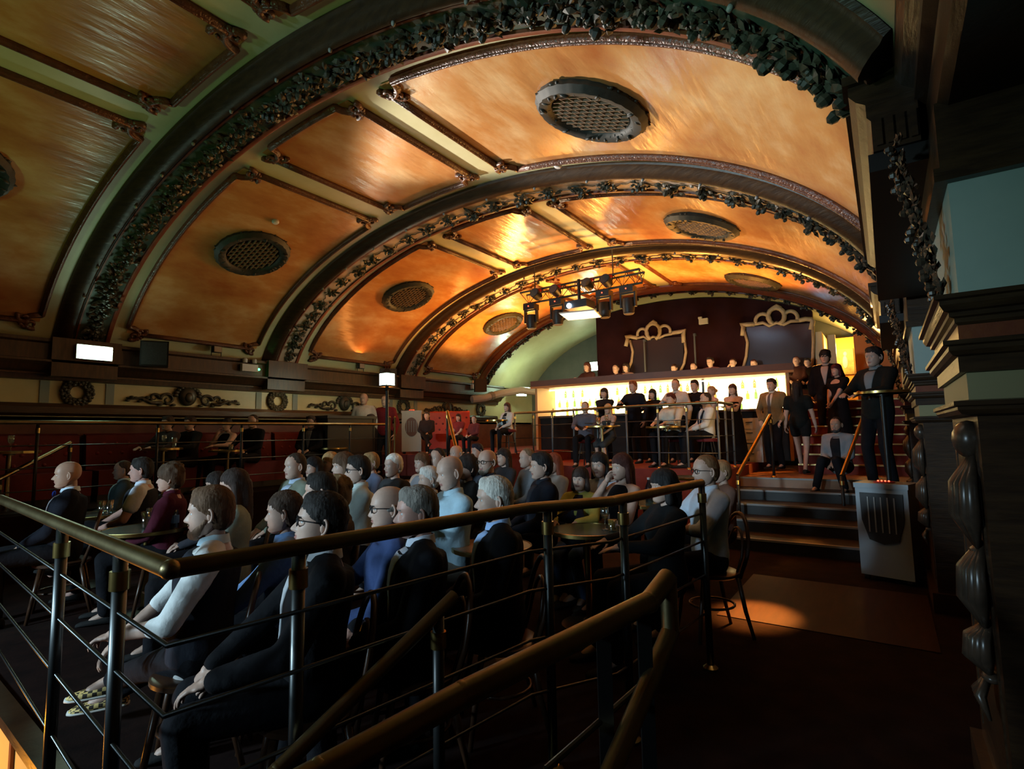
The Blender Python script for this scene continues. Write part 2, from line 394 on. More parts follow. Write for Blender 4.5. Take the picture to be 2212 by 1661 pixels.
for ri, (y0, y1) in enumerate(RIBS):
    w = y1 - y0; ribn += 1; last = ri == 4
    def yr(f): return y0 + w*f
    tt = [R(15.4 + 149.2*i/90) for i in range(91)]
    def sweep(prof, name, m, parent):
        mm = MB(); rings = [[vp(t, yr(f), d) for f, d in prof] for t in tt]
        mm.loft(rings); return mm.build(name, m, parent, sharp=40)
    band = sweep([(0.20, 0.0), (0.24, 0.085), (0.78, 0.085), (0.82, 0.0)], 'trim_%d' % ribn, BANDD if ri < 2 else (BURG if last else BANDP), None)
    struct(band)
    sweep([(0.16, 0.0), (0.17, 0.03), (0.20, 0.045), (0.22, 0.075), (0.27, 0.115), (0.31, 0.135), (0.345, 0.135), (0.36, 0.11), (0.385, 0.08), (0.385, 0.0)], 'cove_moulding', WOODM if ri != 4 else REDBR, band)
    sweep([(0.385, 0.08), (0.39, 0.10), (0.41, 0.10), (0.415, 0.08)], 'red_fillet', REDBR, band)
    sweep([(0.74, 0.08), (0.745, 0.11), (0.775, 0.115), (0.80, 0.10), (0.82, 0.0)], 'bead_moulding', REDBR, band)
    dense = ri < 2
    step = 3.0 if dense else 5.2
    t = 17.5 if ri != 0 else 60.0; k = 0
    vine = MB(); vpth = []
    while t < 163.5:
        o = obj('leaf_cluster', LCM[(k*7+ri) % 4], None, band)
        rot = Matrix.Rotation(random.uniform(0, 6.28), 4, 'Z'); sc = random.uniform(1.0, 1.3) * (1.0 if dense else 0.95)
        o.matrix_local = Matrix.Translation(vp(R(t), yr(0.575)+random.uniform(-.03, .03), 0.085)) @ vframe(R(t)).to_4x4() @ rot @ Matrix.Diagonal((sc, sc, sc*1.15, 1))
        t += step*(0.85 if t < 40 or t > 140 else 1.0); k += 1
    for i in range(240):
        tt_ = 16.5 + 147*i/239; vpth.append(vp(R(tt_), yr(0.575 + 0.05*math.sin(i*0.42)+0.02*math.sin(i*1.9)), 0.095))
    vine.tube(vpth, 0.007, 5); vine.build('vine', LEAF, band)
    # small lamp sockets along the outer edge
    if ri in (1, 2, 3):
        bm_ = MB(); bm_.lathe([(0.0, 0.0), (0.018, 0.0), (0.018, 0.015), (0.013, 0.03), (0.0, 0.035)], 8); me = bm_.mesh('lamp_socket', True); me.materials.append(mat('grey_socket', (0.3, 0.3, 0.3), rough=0.5))
        for i in range(14):
            th = R(30 + i*9.2); o = obj('lamp_socket', me, None, band)
            o.matrix_local = Matrix.Translation(vp(th, yr(0.33), 0.132)) @ vframe(th).to_4x4()
# ---- end walls of the vault
mb = MB(); P = [vp(R(6+168*i/40), 15.5) for i in range(41)]
mb.add([(p.x, 15.5, p.z) for p in P] + [(p.x, 15.5, 0) for p in P], [(i, i+1, 42+i, 41+i) for i in range(40)])
struct(mb.build('wall_far', mat('grey_far_plaster', (0.11, 0.12, 0.10), (0.14, 0.14, 0.12), 3, rough=0.7)))
mb = MB(); P = [vp(R(6+168*i/40), -7.0) for i in range(41)]
mb.add([(p.x, -7.0, p.z) for p in P] + [(p.x, -7.0, -0.9) for p in P], [(i, i+1, 42+i, 41+i) for i in range(40)])
struct(mb.build('wall_near', BURG))
# burgundy partition under the last bay
mb = MB(); P = [vp(R(70-54*i/20), 13.9, 0.01) for i in range(21)]
P = [Vector((x, 13.9, VZ + VB*math.sqrt(max(0, 1-((x-XC)/VA)**2)) - 0.02)) for x in [-6.7 + (aty(1760, 760, 13.9).x+6.7)*i/20 for i in range(21)]]
mb.add([(p.x, 13.9, p.z) for p in P] + [(p.x, 13.9, 1.0) for p in P] + [(p.x, 14.1, p.z) for p in P] + [(p.x, 14.1, 1.0) for p in P],
       [(i, i+1, 22+i, 21+i) for i in range(20)] + [(42+i+1, 42+i, 63+i, 64+i) for i in range(20)] + [(0, 21, 63, 42), (20, 62, 83, 41)])
wall_back = struct(mb.build('wall_back', BURG))

# ---- left wall: frieze, cornice, dado
mb = MB(); mb.box(-10.4, -10.0, -7, 15.5, 1.93, 3.0)
wall_left = struct(mb.build('wall_left', CREAM))
def lextr(name, prof, m, y0=-7.0, y1=13.4): return MB().extr(prof, y0, y1).build(name, m, wall_left)
CORN = mat('cornice_dark_wood', (0.040, 0.022, 0.012), (0.085, 0.042, 0.02), 4, rough=0.4, stretch=(1, 6, 1))
lextr('cornice', [(-10.4, 3.03), (-9.66, 3.03), (-9.66, 2.985), (-9.70, 2.96), (-9.70, 2.74), (-9.66, 2.73), (-9.66, 2.70), (-9.74, 2.66), (-9.80, 2.58), (-9.90, 2.56), (-9.92, 2.47), (-10.0, 2.46), (-10.4, 2.46)], CORN)
lextr('dentil_band', [(-9.935, 2.60), (-9.885, 2.60), (-9.885, 2.54), (-9.935, 2.54)], mat('gilt_brown', (0.20, 0.10, 0.04), (0.1, 0.05, 0.02), 30, rough=0.5))
lextr('string_moulding', [(-10.0, 2.13), (-9.95, 2.12), (-9.93, 2.07), (-9.93, 1.98), (-9.96, 1.95), (-10.0, 1.94)], WOODM)
mb = MB(); mb.box(-10.4, -9.97, -7, 15.5, -0.8, 1.87); mb.build('dado', mat('dark_red_dado', (0.10, 0.03, 0.018), (0.14, 0.045, 0.025), 5, rough=0.5), wall_left)
def wreath_mesh():
    m = MB()
    for i in range(22):
        a = 2*PI*i/22
        for k in range(3):
            b = a + k*0.1; rr = 0.155 + (k-1)*0.034
            m.sphere((0.035+0.012*((i+k) % 2), rr*math.cos(b), rr*math.sin(b)), (0.03, 0.034, 0.034), 6, 4)
    me = m.mesh('wreath', True); me.materials.append(LEAF); return me
def ornament_mesh():
    m = MB()
    m.sphere((0.04, 0, 0.02), (0.05, 0.13, 0.15), 10, 8); m.sphere((0.08, 0, 0.0), (0.03, 0.06, 0.08), 8, 6)
    for i in range(10):
        a = PI*i/9; m.sphere((0.04, 0.17*math.cos(a), 0.03+0.13*math.sin(a)), (0.025, 0.045, 0.03), 6, 4)
    for s_ in (1, -1):
        P = []
        for i in range(26):
            a = 0.3*i; r = 0.10*(1-i/32); P.append((0.03, s_*(0.28 + r*math.cos(a)), -0.04 + r*math.sin(a)))
        m.tube(P, [0.026*(1-i/40) for i in range(26)], 6)
        P = []
        for i in range(20):
            a = -0.32*i + PI; r = 0.065*(1-i/26); P.append((0.03, s_*(0.46 + r*math.cos(a)), -0.02 + r*math.sin(a)))
        m.tube(P, [0.022*(1-i/30) for i in range(20)], 6)
        m.tube([(0.03, s_*0.36, -.09), (0.03, s_*0.5, -0.1), (0.03, s_*0.62, -0.03), (0.03, s_*0.74, -0.05), (0.03, s_*0.82, -0.04)], [0.025, 0.022, 0.02, 0.014, 0.006], 6)
        for i in range(7): m.sphere((0.03, s_*(0.5+0.05*i), -0.05+0.035*math.sin(i*1.7)), (0.02, 0.035, 0.02), 6, 4)
        for i in range(4): m.sphere((0.03, s_*(0.2+0.09*i), -0.12+0.02*(i % 2)), (0.02, 0.045, 0.022), 6, 4)
    me = m.mesh('scroll_ornament', True); me.materials.append(LEAF); return me
WR, OR = wreath_mesh(), ornament_mesh()
for y in (2.80, 6.04, 9.45, 12.6): obj('wreath', WR, None, wall_left, (-10.0, y, 2.30))
for y in (1.0, 4.35, 7.65, 11.1): obj('scroll_ornament', OR, None, wall_left, (-10.0, y, 2.29)).scale = (1.2, 1.12, 1.12)
SAGE2 = mat('pale_blue_grey_strip', (0.26, 0.34, 0.34), rough=0.6)
for y in (2.42, 3.22, 5.66, 6.44, 9.05, 9.9):
    mb = MB(); mb.box(-10.0, -9.985, y-0.055, y+0.055, 2.135, 2.455); mb.build('pilaster_strip', SAGE2, wall_left)
for y in (2.80, 6.04, 9.45):    # blocks of the cornice under each rib
    mb = MB(); mb.box(-9.70, -9.60, y-0.42, y+0.42, 2.73, 3.05); mb.box(-9.85, -9.66, y-0.40, y+0.40, 2.50, 2.73); mb.build('cornice_block', CORN, wall_left)

# ---- right side: wall, cornice on blocks, piers
mb = MB(); mb.box(0.47, 0.75, -7, 15.5, -0.8, 3.6)
wall_right = struct(mb.build('wall_right', mat('olive_brown_wall', (0.075, 0.055, 0.028), (0.10, 0.07, 0.035), 4, rough=0.6)))
def rextr(name, prof, m, y0, y1): return MB().extr(prof, y0, y1).build(name, m, wall_right)
rextr('cornice', [(0.47, 3.10), (0.13, 3.10), (0.13, 3.04), (0.15, 3.00), (0.19, 2.97), (0.19, 2.92), (0.23, 2.90), (0.23, 2.72), (0.26, 2.70), (0.47, 2.70)], WOODM, -7.0, 15.4)
for (ya, yb) in ((-1.0, 1.55), (2.72, 5.66), (6.85, 9.3)):
    rextr('cornice_block', [(0.2, 3.06), (-0.04, 3.06), (-0.04, 3.02), (-0.015, 2.985), (0.02, 2.96), (0.02, 2.90), (0.035, 2.88), (0.035, 2.74), (0.2, 2.74)], WOODM, ya, yb)
    rextr('cornice_lip', [(-0.06, 3.10), (0.16, 3.10), (0.16, 3.06), (-0.06, 3.06)], WOODM, ya-0.03, yb+0.03)
    rextr('soffit_board', [(0.015, 2.74), (0.36, 2.74), (0.36, 2.66), (0.015, 2.66)], BLACKP, ya+0.02, yb-0.02)
    for i in range(4):
        mb = MB(); mb.box(0.05+0.04*i, 0.072+0.04*i, ya-0.012, ya+0.01, 2.76, 2.88); mb.build('triglyph', WOODM, wall_right)
CLM = []
for _i in range(3):
    _m = LCM[_i].copy(); _m.materials.clear(); _m.materials.append(mat('carved_dark_oak', (0.04, 0.028, 0.02), (0.07, 0.045, 0.03), 25, rough=0.3)); CLM.append(_m)
def pier(y, green):
    p = MB()
    p.box(0.24, 0.5, y, y+0.9, 1.99, 2.42); p.build('pier_shaft', green, wall_right)
    p = MB(); p.box(0.20, 0.5, y-0.04, y+0.94, 2.42, 2.47); p.box(0.22, 0.5, y-0.02, y+0.92, 2.47, 2.72); p.build('pier_head', WOODM, wall_right)
    # stacked cap mouldings
    def ring(name, prof, m):   # prof = (offset, z)
        q = MB(); rings = []
        for o, z in prof: rings.append([(0.5, y-o, z), (0.24-o, y-o, z), (0.24-o, y+0.9+o, z), (0.5, y+0.9+o, z)])
        q.loft(rings); return q.build(name, m, wall_right)
    ring('cap_cornice', [(0.01, 1.90), (0.02, 1.91), (0.02, 1.925), (0.035, 1.93), (0.035, 1.945), (0.05, 1.95), (0.06, 1.97), (0.06, 1.985), (0.075, 1.99), (0.075, 2.005), (0.0, 2.01)], WOODM)
    ring('cap_frieze', [(0.012, 1.83), (0.012, 1.90)], REDBR)
    ring('cap_architrave', [(0.02, 1.735), (0.02, 1.79), (0.035, 1.795), (0.045, 1.81), (0.045, 1.825), (0.06, 1.83), (0.06, 1.845), (0.0, 1.85)], WOODM)
    ring('cap_neck', [(0.0, 1.62), (0.0, 1.735)], mat('olive_plaster', (0.30, 0.26, 0.13), rough=0.6))
    ring('cap_astragal', [(0.0, 1.585), (0.025, 1.59), (0.035, 1.605), (0.035, 1.615), (0.045, 1.62), (0.045, 1.635), (0.0, 1.64)], WOODM)
    q = MB(); q.box(0.26, 0.5, y+0.02, y+0.88, 0.16, 1.585); q.build('lower_pilaster', WOODM, wall_right)
    q = MB(); q.box(0.255, 0.27, y+0.10, y+0.13, 0.25, 1.5); q.box(0.255, 0.27, y+0.77, y+0.80, 0.25, 1.5); q.build('pilaster_bead', WOODM, wall_right)
    q = MB(); q.box(0.22, 0.5, y-0.02, y+0.92, 0.0, 0.16); q.build('pier_plinth', WOODM, wall_right)
    # carved drop on the flank and a carved console above the cap
    q = MB(); cx_, cy_ = 0.245, y+0.17
    q.sphere((cx_, cy_, 1.50), (0.05, 0.075, 0.07), 12, 8)
    for (zc, h, wd) in ((1.28, 0.17, 0.085), (0.98, 0.15, 0.07), (0.76, 0.09, 0.045)):
        for i in range(9):
            a = -1.3+2.6*i/8
            P = [(cx_+0.01, cy_+wd*.25*math.sin(a), zc+h), (cx_-0.05*math.cos(a), cy_+wd*math.sin(a), zc+h*.35), (cx_-0.055*math.cos(a), cy_+wd*math.sin(a)*1.05, zc-h*.3), (cx_-0.005, cy_+wd*.35*math.sin(a), zc-h)]
            q.tube(P, [0.012, 0.022, 0.024, 0.008], 6)
        q.sphere((cx_, cy_, zc-h-0.01), (0.03, 0.045, 0.02), 8, 5)
    for i in range(5):
        a = -0.9+1.8*i/4; q.tube([(cx_-0.01, cy_, 0.66), (cx_-0.04, cy_+0.05*math.sin(a), 0.60), (cx_-0.02, cy_+0.07*math.sin(a), 0.53)], [0.012, 0.018, 0.005], 6)
    q.build('carved_drop', mat('carved_dark_oak', (0.04, 0.028, 0.02), (0.07, 0.045, 0.03), 25, rough=0.25), wall_right, smooth=True)
    for i in range(9):
        z = 2.06+0.072*i; f = (z-2.02)/0.64; o = obj('console_leaf', CLM[i % 3], None, wall_right)
        o.matrix_local = Matrix.Translation((0.235-0.10*f, y+0.22+0.05*math.sin(i*2.1), z)) @ Matrix.Rotation(-PI/2, 4, 'Y') @ Matrix.Rotation(i*1.3, 4, 'Z') @ Matrix.Scale(0.62, 4)
for y in (2.42, 5.80, 9.2): pier(y, GREENW)

# ---- floors
def poly_slab(pts, z0, z1, name, mt, parent):
    m = MB(); k = len(pts); m.add([(x, y, z0) for x, y in pts] + [(x, y, z1) for x, y in pts],
        [tuple(range(k-1, -1, -1)), tuple(range(k, 2*k))] + [(i, (i+1) % k, k+(i+1) % k, k+i) for i in range(k)])
    return m.build(name, mt, parent)
TE = [(-10.0, 1.20), (-4.54, 0.982), (-3.25, 0.93)]          # tier edge
floor = struct(poly_slab(TE + [(-3.15, 0.78), (-1.46, 0.62), (-1.46, 12.0), (-10.0, 12.0)], -0.12, 0.0, 'floor', CARPET, None))
mb = MB(); mb.box(-1.46, -0.52, 1.62, 8.0, -0.12, 0.0); mb.box(-0.52, 0.47, -7, 8.0, -0.12, 0.0); mb.build('aisle_floor', CARPET, floor)
mb = MB(); mb.box(-10.0, -0.52, -7, 1.7, -0.95, -0.80); mb.build('lower_floor', CARPET, floor)
poly_slab([(x, y-0.01) for x, y in TE] + [(x, y+0.05) for x, y in TE[::-1]], -0.80, -0.045, 'tier_riser', mat('orange_riser_board', (0.75, 0.38, 0.08), (0.8, 0.42, 0.1), 2, rough=0.6), floor)
poly_slab([(-3.25, 0.93), (-3.15, 0.78), (-1.46, 0.62), (-1.46, 0.68), (-3.10, 0.84), (-3.2, 0.98)], -0.80, -0.045, 'tier_riser', WOODM, floor)
for i in range(14):
    x = -9.6+0.46*i; y = np.interp(x, [q[0] for q in TE], [q[1] for q in TE])
    mb = MB(); mb.box(x, x+0.035, y-0.03, y-0.008, -0.80, -0.06); mb.build('riser_batten', REDBR, floor)
poly_slab([(x, y-0.05) for x, y in TE] + [(x, y+0.05) for x, y in TE[::-1]], -0.045, 0.012, 'tier_nosing', WOODM, floor)
mb = MB(); mb.box(-0.56, -0.52, -3.0, 1.62, -0.80, 0.0); mb.build('stairwell_wall', WOODM, floor)
for i in range(4):
    mb = MB(); mb.box(-1.46, -0.56, 1.62-0.27*(i+1), 1.62-0.27*i, -0.80, -0.16*(i+1)); mb.build('stair_step', CARPET, floor)
# the worn floor patch in the aisle
c = [atz(1590, 1322, 0.004), atz(1790, 1368, 0.004), atz(2010, 1268, 0.004), atz(1700, 1238, 0.004)]
mb = MB(); mb.box(-1.28, 0.20, 4.78, 6.3, -0.02, 0.006); mb.build('bare_floor_boards', BOARDS, floor)
poly_slab([(-2.1, 13.9), (-2.1, 8.75), (-3.2, 8.82), (-4.4, 8.95), (-5.7, 9.35), (-6.3, 9.6), (-6.3, 13.9)], 0.0, PLAT, 'platform_floor', REDCAR, floor)
poly_slab([(-6.3, 15.5), (-6.3, 9.6), (-6.6, 8.2), (-10.0, 8.2), (-10.0, 15.5)], 0.0, DAIS, 'dais_floor', REDCAR, floor)
poly_slab([(0.47, 13.9), (0.47, 7.2), (-0.30, 7.2), (-0.30, 9.75), (-2.1, 9.75), (-2.1, 13.9)], 0.0, LAND, 'landing_floor', ORANGEF, floor)
poly_slab([(-10.0, 8.2), (-10.0, -2.0), (-8.40, -2.0), (-8.40, 8.2)], 0.0, TERR, 'terrace_floor', CARPET, floor)
for i in range(5):
    z = LAND - 0.15*i; y = 9.75 - 0.56*i
    if i:
        mb = MB(); mb.box(-2.1, -0.30, y, 9.76, 0.0, z); mb.build('stair_step', BLACKP, floor)
    mb = MB(); mb.box(-2.1, -0.30, y-0.012, y+0.035, z-0.02, z+0.006); mb.build('step_nosing', STRIPW, floor)
for k in range(1, 9):
    y = 10.6 + 0.28*k; z = LAND + 0.17*k
    mb = MB(); mb.box(-1.35, 0.40, y, 13.9 if k < 8 else 15.4, LAND, z); mb.build('stair_step', REDCAR, floor)
    mb = MB(); mb.box(-1.35, 0.40, y-0.012, y+0.03, z-0.02, z+0.006); mb.build('step_nosing', mat('brass_nosing', (0.7, 0.5, 0.2), rough=0.35, metal=0.6), floor)
poly_slab([(-1.35, 13.9), (-1.35, 13.05), (-6.7, 12.75), (-6.7, 13.9)], PLAT, 2.05, 'mezzanine_floor', REDCAR, floor)
# lit doorway beyond the small stair
DOORO = mat('orange_corridor_paint', (0.85, 0.36, 0.05), (0.88, 0.40, 0.06), 2, rough=0.6)
mb = MB(); mb.box(-2.2, 0.47, 15.2, 15.3, 1.0, 3.75); corr = mb.build('corridor_wall', DOORO, wall_back)
xa = aty(1761, 760, 13.9).x; xb = aty(1778, 760, 13.9).x
mb = MB(); mb.box(xa, xb, 13.86, 15.2, 1.0, 3.75); mb.build('corridor_pillar', mat('cream_pillar', (0.75, 0.55, 0.3), rough=0.5), wall_back)
xa = aty(1788, 760, 14.2).x; xb = aty(1806, 760, 14.2).x
mb = MB(); mb.box(xa, xb, 14.2, 14.34, 2.1, 3.7); mb.build('door_jamb', mat('cream_pillar', (0.75, 0.55, 0.3)), wall_back)
xa = aty(1846, 760, 14.05).x
mb = MB(); mb.box(xa, 0.47, 14.0, 14.1, 2.1, 3.7); mb.build('corridor_panel', mat('red_orange_paint', (0.72, 0.20, 0.03), rough=0.6), wall_back)
# ================================================================== FIXTURES
# ---- round ceiling vents
def vent_proto():
    root = empty('ceiling_vent')
    m = MB(); m.lathe([(0.0, 0.012), (0.40, 0.012), (0.40, 0.0), (0.0, 0.0)], 32); m.build('backing', BLACKM, root)
    m = MB(); rings = []
    for i in range(64):
        a = 2*PI*i/64; k = 1.0 + 0.012*math.sin(i*2.6)
        rings.append([(r_*k*math.cos(a), r_*k*math.sin(a), z) for r_, z in ((0.54, 0.0), (0.55, 0.05), (0.50, 0.105), (0.43, 0.10), (0.385, 0.06), (0.38, 0.0))])
    rings.append(rings[0]); m.loft(rings, cap=False); m.build('rim', VENTM, root, sharp=50)
    m = MB(); rr = random.Random(3)
    for i in range(130):
        a = 2*PI*i/130 + rr.uniform(-.02, .02); r_ = rr.uniform(0.40, 0.545); z = 0.10 - 1.4*abs(r_-0.46) + rr.uniform(-.01, .015)
        m.sphere((r_*math.cos(a), r_*math.sin(a), max(0.03, z)), (0.046, 0.020, 0.017), 6, 4, Matrix.Rotation(a+rr.uniform(-.9, .9), 3, 'Z'))
    m.build('leaf_wreath', VENTM, root, smooth=True)['kind'] = 'stuff'
    m = MB(); r0 = 0.375
    for k in range(-5, 6):
        y = k*0.068; hx = math.sqrt(max(0, r0*r0-y*y))
        if hx > 0.03: m.obox((0, y, 0.055), (2*hx, 0.009, 0.03))
    for k in range(-9, 10):
        for row in range(-5, 5):
            y0 = row*0.068; x0 = k*0.095 + (0.0475 if row % 2 else 0)
            if (abs(x0)+0.03)**2 + (y0+0.034)**2 < r0*r0: m.obox((x0, y0+0.034, 0.053), (0.009, 0.068, 0.03), Matrix.Rotation(0.45, 3, 'Z'))
    m.build('lattice', mat('tan_lattice', (0.20, 0.13, 0.085), rough=0.5), root)
    return root
VENT = None
vlist = [(126.5, 1.0, 'dark round ceiling vent cut off by the left edge of the picture'), (127.3, 4.40, 'dark round ceiling vent on the left slope of the vault, second bay'),
         (127.4, 7.76, 'round latticed ceiling vent in the deep orange left panel'), (128.0, 11.22, 'small round latticed vent in the bright orange far left panel'),
         (57.4, 4.42, 'largest round vent with wreath rim, in the pale glowing right panel'), (56.8, 7.95, 'round wreathed vent in the middle right panel above the lighting truss'),
         (56.6, 11.6, 'farthest round vent on the orange right slope above the back arch')]
for th, y, lab in vlist:
    if VENT is None: VENT = v = vent_proto()
    else: v = copy_tree(VENT)
    v.matrix_world = Matrix.Translation(vp(R(th), y, 0.004)) @ vframe(R(th)).to_4x4()
    tag(v, lab, 'vent', 'round vents in the vaulted ceiling')
# smoke detectors
def detector(p, n, lab):
    m = MB(); m.lathe([(0.0, 0.0), (0.05, 0.0), (0.05, 0.025), (0.035, 0.04), (0.0, 0.045)], 14); o = m.build('smoke_detector', WHITEP, smooth=False)
    o.matrix_world = Matrix.Translation(p) @ n.to_4x4(); tag(o, lab, 'detector', 'ceiling smoke detectors')
detector(vp(R(116.6), 4.28, 0.004), vframe(R(116.6)), 'small white smoke detector above the dark left vent')
detector(vp(R(70), 5.55, 0.02), vframe(R(70)), 'small white smoke detector on the edge of the second arch')

# ---- exit signs, emergency lamps, loudspeakers on the left cornice
EXITG = mat('exit_sign_face', (0.9, 1, 0.95), emit=(0.66, 1.0, 0.76), estr=40)
GLED = mat('green_led', (0, 1, 0.2), emit=(0.05, 1.0, 0.2), estr=12)
def exit_sign(loc, rotz, w, h, lab):
    r = empty('exit_sign', loc, rotz)
    m = MB(); m.box(-w/2-.012, w/2+.012, -0.03, 0.03, 0, h+.024); m.build('housing', WHITEP, r)
    m = MB(); m.box(-w/2, w/2, 0.03, 0.036, 0.012, h+.012); m.build('lit_face', EXITG, r)
    m = MB(); m.box(-0.02, 0.02, -0.055, -0.03, 0.0, h*.6); m.build('bracket', WHITEP, r)
    tag(r, lab, 'exit sign', 'lit exit signs'); return r
exit_sign((-9.56, 2.86, 2.76), -PI/2, 0.42, 0.19, 'bright white lit sign at the foot of the nearest arch')
exit_sign((-9.45, 14.0, 2.75), -PI/2-0.4, 0.36, 0.24, 'glowing white sign in the far left corner under the green lit arch')
exit_sign(tuple(aty(1285, 801, 15.30)), PI, 0.36, 0.26, 'glowing white sign on the dark wall left of the mirrors')
def emergency(y, z, lab):
    r = empty('emergency_lamp', (-9.64, y, z), -PI/2)
    m = MB(); m.box(-0.15, 0.15, -0.02, 0.06, 0, 0.13); m.build('box', WHITEP, r)
    for s_ in (-1, 1):
        q = MB(); q.lathe([(0.0, -0.03), (0.04, -0.03), (0.045, 0.02), (0.03, 0.05), (0.0, 0.05)], 10, (s_*0.09, 0.03, 0.19)); q.build('lamp_head', WHITEP, r)
    q = MB(); q.sphere((-0.17, 0.05, 0.05), 0.022, 8, 6); q.build('led', GLED, r)
    tag(r, lab, 'emergency light', 'twin-head emergency lights')
emergency(5.25, 2.80, 'white twin-head emergency light with green LED between the near arches')
emergency(11.9, 2.86, 'far white twin-head emergency light with green LED on the cornice')
def loudspeaker(loc, rotz, sc, lab):
    r = empty('loudspeaker', loc, rotz, sc)
    m = MB(); m.extr([(-0.16, -0.12), (0.16, -0.12), (0.19, 0.10), (-0.19, 0.10)], 0.0, 0.40, axis='Z'); m.build('cabinet', BLACKM, r)
    m = MB(); m.box(-0.17, 0.17, 0.10, 0.112, 0.02, 0.38); m.build('grille', mat('speaker_grille', (0.03, 0.03, 0.03), (0.01, 0.01, 0.01), 120, rough=0.6), r)
    m = MB(); m.tube([(0, -0.12, 0.2), (0, -0.24, 0.2)], 0.03, 8); m.build('bracket', IRON, r)
    tag(r, lab, 'loudspeaker', 'wall loudspeakers')
def flood(y, lab):  # made-up fixture that gives the added vault spots a body
    r = empty('added_flood_lamp', (-9.715, y, 3.032), 0.0, 0.7)
    m = MB(); m.box(-0.09, 0.06, -0.10, 0.10, 0.10, 0.26); m.build('housing', BLACKM, r)
    m = MB(); m.box(0.06, 0.066, -0.09, 0.09, 0.11, 0.25); m.build('lens', mat('lamp_lens', (0.35, 0.3, 0.25), rough=0.1), r)
    m = MB(); m.tube([(-0.02, -0.12, 0.18), (-0.02, -0.12, 0.0), (-0.02, 0.12, 0.0), (-0.02, 0.12, 0.18)], 0.012, 6); m.build('yoke', IRON, r)
    tag(r, lab, 'flood light', 'added flood lamps on the left cornice')
flood(4.7, 'added small black flood lamp on the left cornice between the near arches'); flood(7.9, 'added small black flood lamp on the left cornice left of the lantern')
loudspeaker((-9.44, 3.62, 2.72), -PI/2-0.5, 1.0, 'black wall loudspeaker beside the lit sign at the nearest arch')
loudspeaker((-9.44, 8.45, 2.72), -PI/2-0.5, 1.0, 'black wall loudspeaker on the cornice left of the lantern')
loudspeaker((-9.2, 11.6, 2.74), -PI/2-0.6, 0.9, 'black wall loudspeaker in the far corner of the left cornice')
# lantern on a black post
r = empty('lamp_post', (-7.55, 7.1, 0.0))
p = atd(836, 860, 10.2); r.location = (p.x, p.y, DAIS if p.y > 8.2 else 0.0); b = r.location.z
m = MB(); m.lathe([(0.09, 0), (0.09, 0.05), (0.04, 0.10), (0.032, 0.2), (0.03, 2.42-b), (0.05, 2.44-b), (0.03, 2.50-b)], 12); m.build('post', IRON, r)
m = MB(); m.extr([(-0.10, -0.10), (0.10, -0.10), (0.10, 0.10), (-0.10, 0.10)], 2.53-b, 2.75-b, axis='Z'); m.build('lantern_glass', mat('lantern_glow', (1, 1, .95), emit=(0.78, 1.0, 0.76), estr=34), r)
m = MB(); m.lathe([(0.13, 2.75-b), (0.13, 2.77-b), (0.02, 2.86-b)], 4); m.build('lantern_cap', IRON, r)
m = MB(); m.box(-0.11, 0.11, -0.11, 0.11, 2.50-b, 2.53-b); m.build('lantern_base', IRON, r)
tag(r, 'black post carrying a square glowing lantern beside the left terrace', 'lamp post')
# air conditioner in the far left corner
r = empty('air_conditioner', (-8.5, 14.6, 2.62), -0.5)
m = MB(); m.extr([(-0.15, 0.0), (0.14, 0.0), (0.18, 0.08), (0.18, 0.24), (-0.15, 0.24)], -0.5, 0.5, axis='X'); m.build('casing', WHITEP, r)
for i in range(3):
    m = MB(); m.box(-0.46, 0.46, -0.185, -0.15, 0.02+0.03*i, 0.03+0.03*i); m.build('louvre', mat('grey_plastic', (0.3, 0.31, 0.3), rough=0.5), r)
m = MB(); m.box(-0.3, 0.3, -0.12, 0.12, 0.24, 0.52); m.build('grey_box', mat('grey_plastic', (0.3, 0.31, 0.3)), r)
tag(r, 'pale air conditioning unit on the wall in the far left corner', 'air conditioner')
r = empty('duct', (0, 0, 0))
m = MB(); pts = [(-9.62, 11.75, 2.56), (-9.45, 12.1, 2.60), (-9.3, 12.7, 2.76), (-9.05, 13.4, 2.88), (-8.6, 14.45, 2.80)]
m.tube(pts, 0.11, 10); m.build('pipe', WHITEP, r); 
m = MB(); m.tube([(-9.40, 12.3, 2.655), (-9.37, 12.42, 2.69)], 0.125, 10); m.build('joint_ring', mat('grey_plastic', (0.3, 0.31, 0.3)), r)
tag(r, 'pale curved duct running below the far left arch', 'duct')

# ---- bar
BA = aty(1160, 838, 11.3); BB = aty(1376, 824, 11.45); BC = aty(1700, 806, 11.9)
bpts = [Vector((BA.x, BA.y, 0)), Vector((BB.x, BB.y, 0)), Vector((BC.x, BC.y, 0))]
ZT, ZC = 2.70, PLAT + 1.06
def bar_strip(name, off0, off1, z0, z1, mt, parent, ends=0.0):
    """prism following the bent front line; offsets are metres behind the front"""
    d0 = (bpts[1]-bpts[0]).normalized(); d1 = (bpts[2]-bpts[1]).normalized()
    n0 = Vector((-d0.y, d0.x, 0)); n1 = Vector((-d1.y, d1.x, 0)); nm = (n0+n1).normalized()
    m = MB(); pl = []
    a0 = bpts[0]-d0*ends; c0 = bpts[2]+d1*ends
    for (p_, n_) in ((a0, n0), (bpts[1], nm), (c0, n1)): pl.append((p_ + n_*off0, p_ + n_*off1))
    rings = [[(q[0].x, q[0].y, z0), (q[1].x, q[1].y, z0), (q[1].x, q[1].y, z1), (q[0].x, q[0].y, z1)] for q in pl]
    m.loft(rings); return m.build(name, mt, parent)
bar = empty('bar', (bpts[1].x, bpts[1].y, PLAT))
def rel(o):
    o.parent = bar; o.matrix_parent_inverse = Matrix.Translation(-Vector(bar.location)); return o
DARKP = mat('dark_bar_front', (0.006, 0.004, 0.003), (0.012, 0.007, 0.005), 4, rough=0.6, spec=0.2)
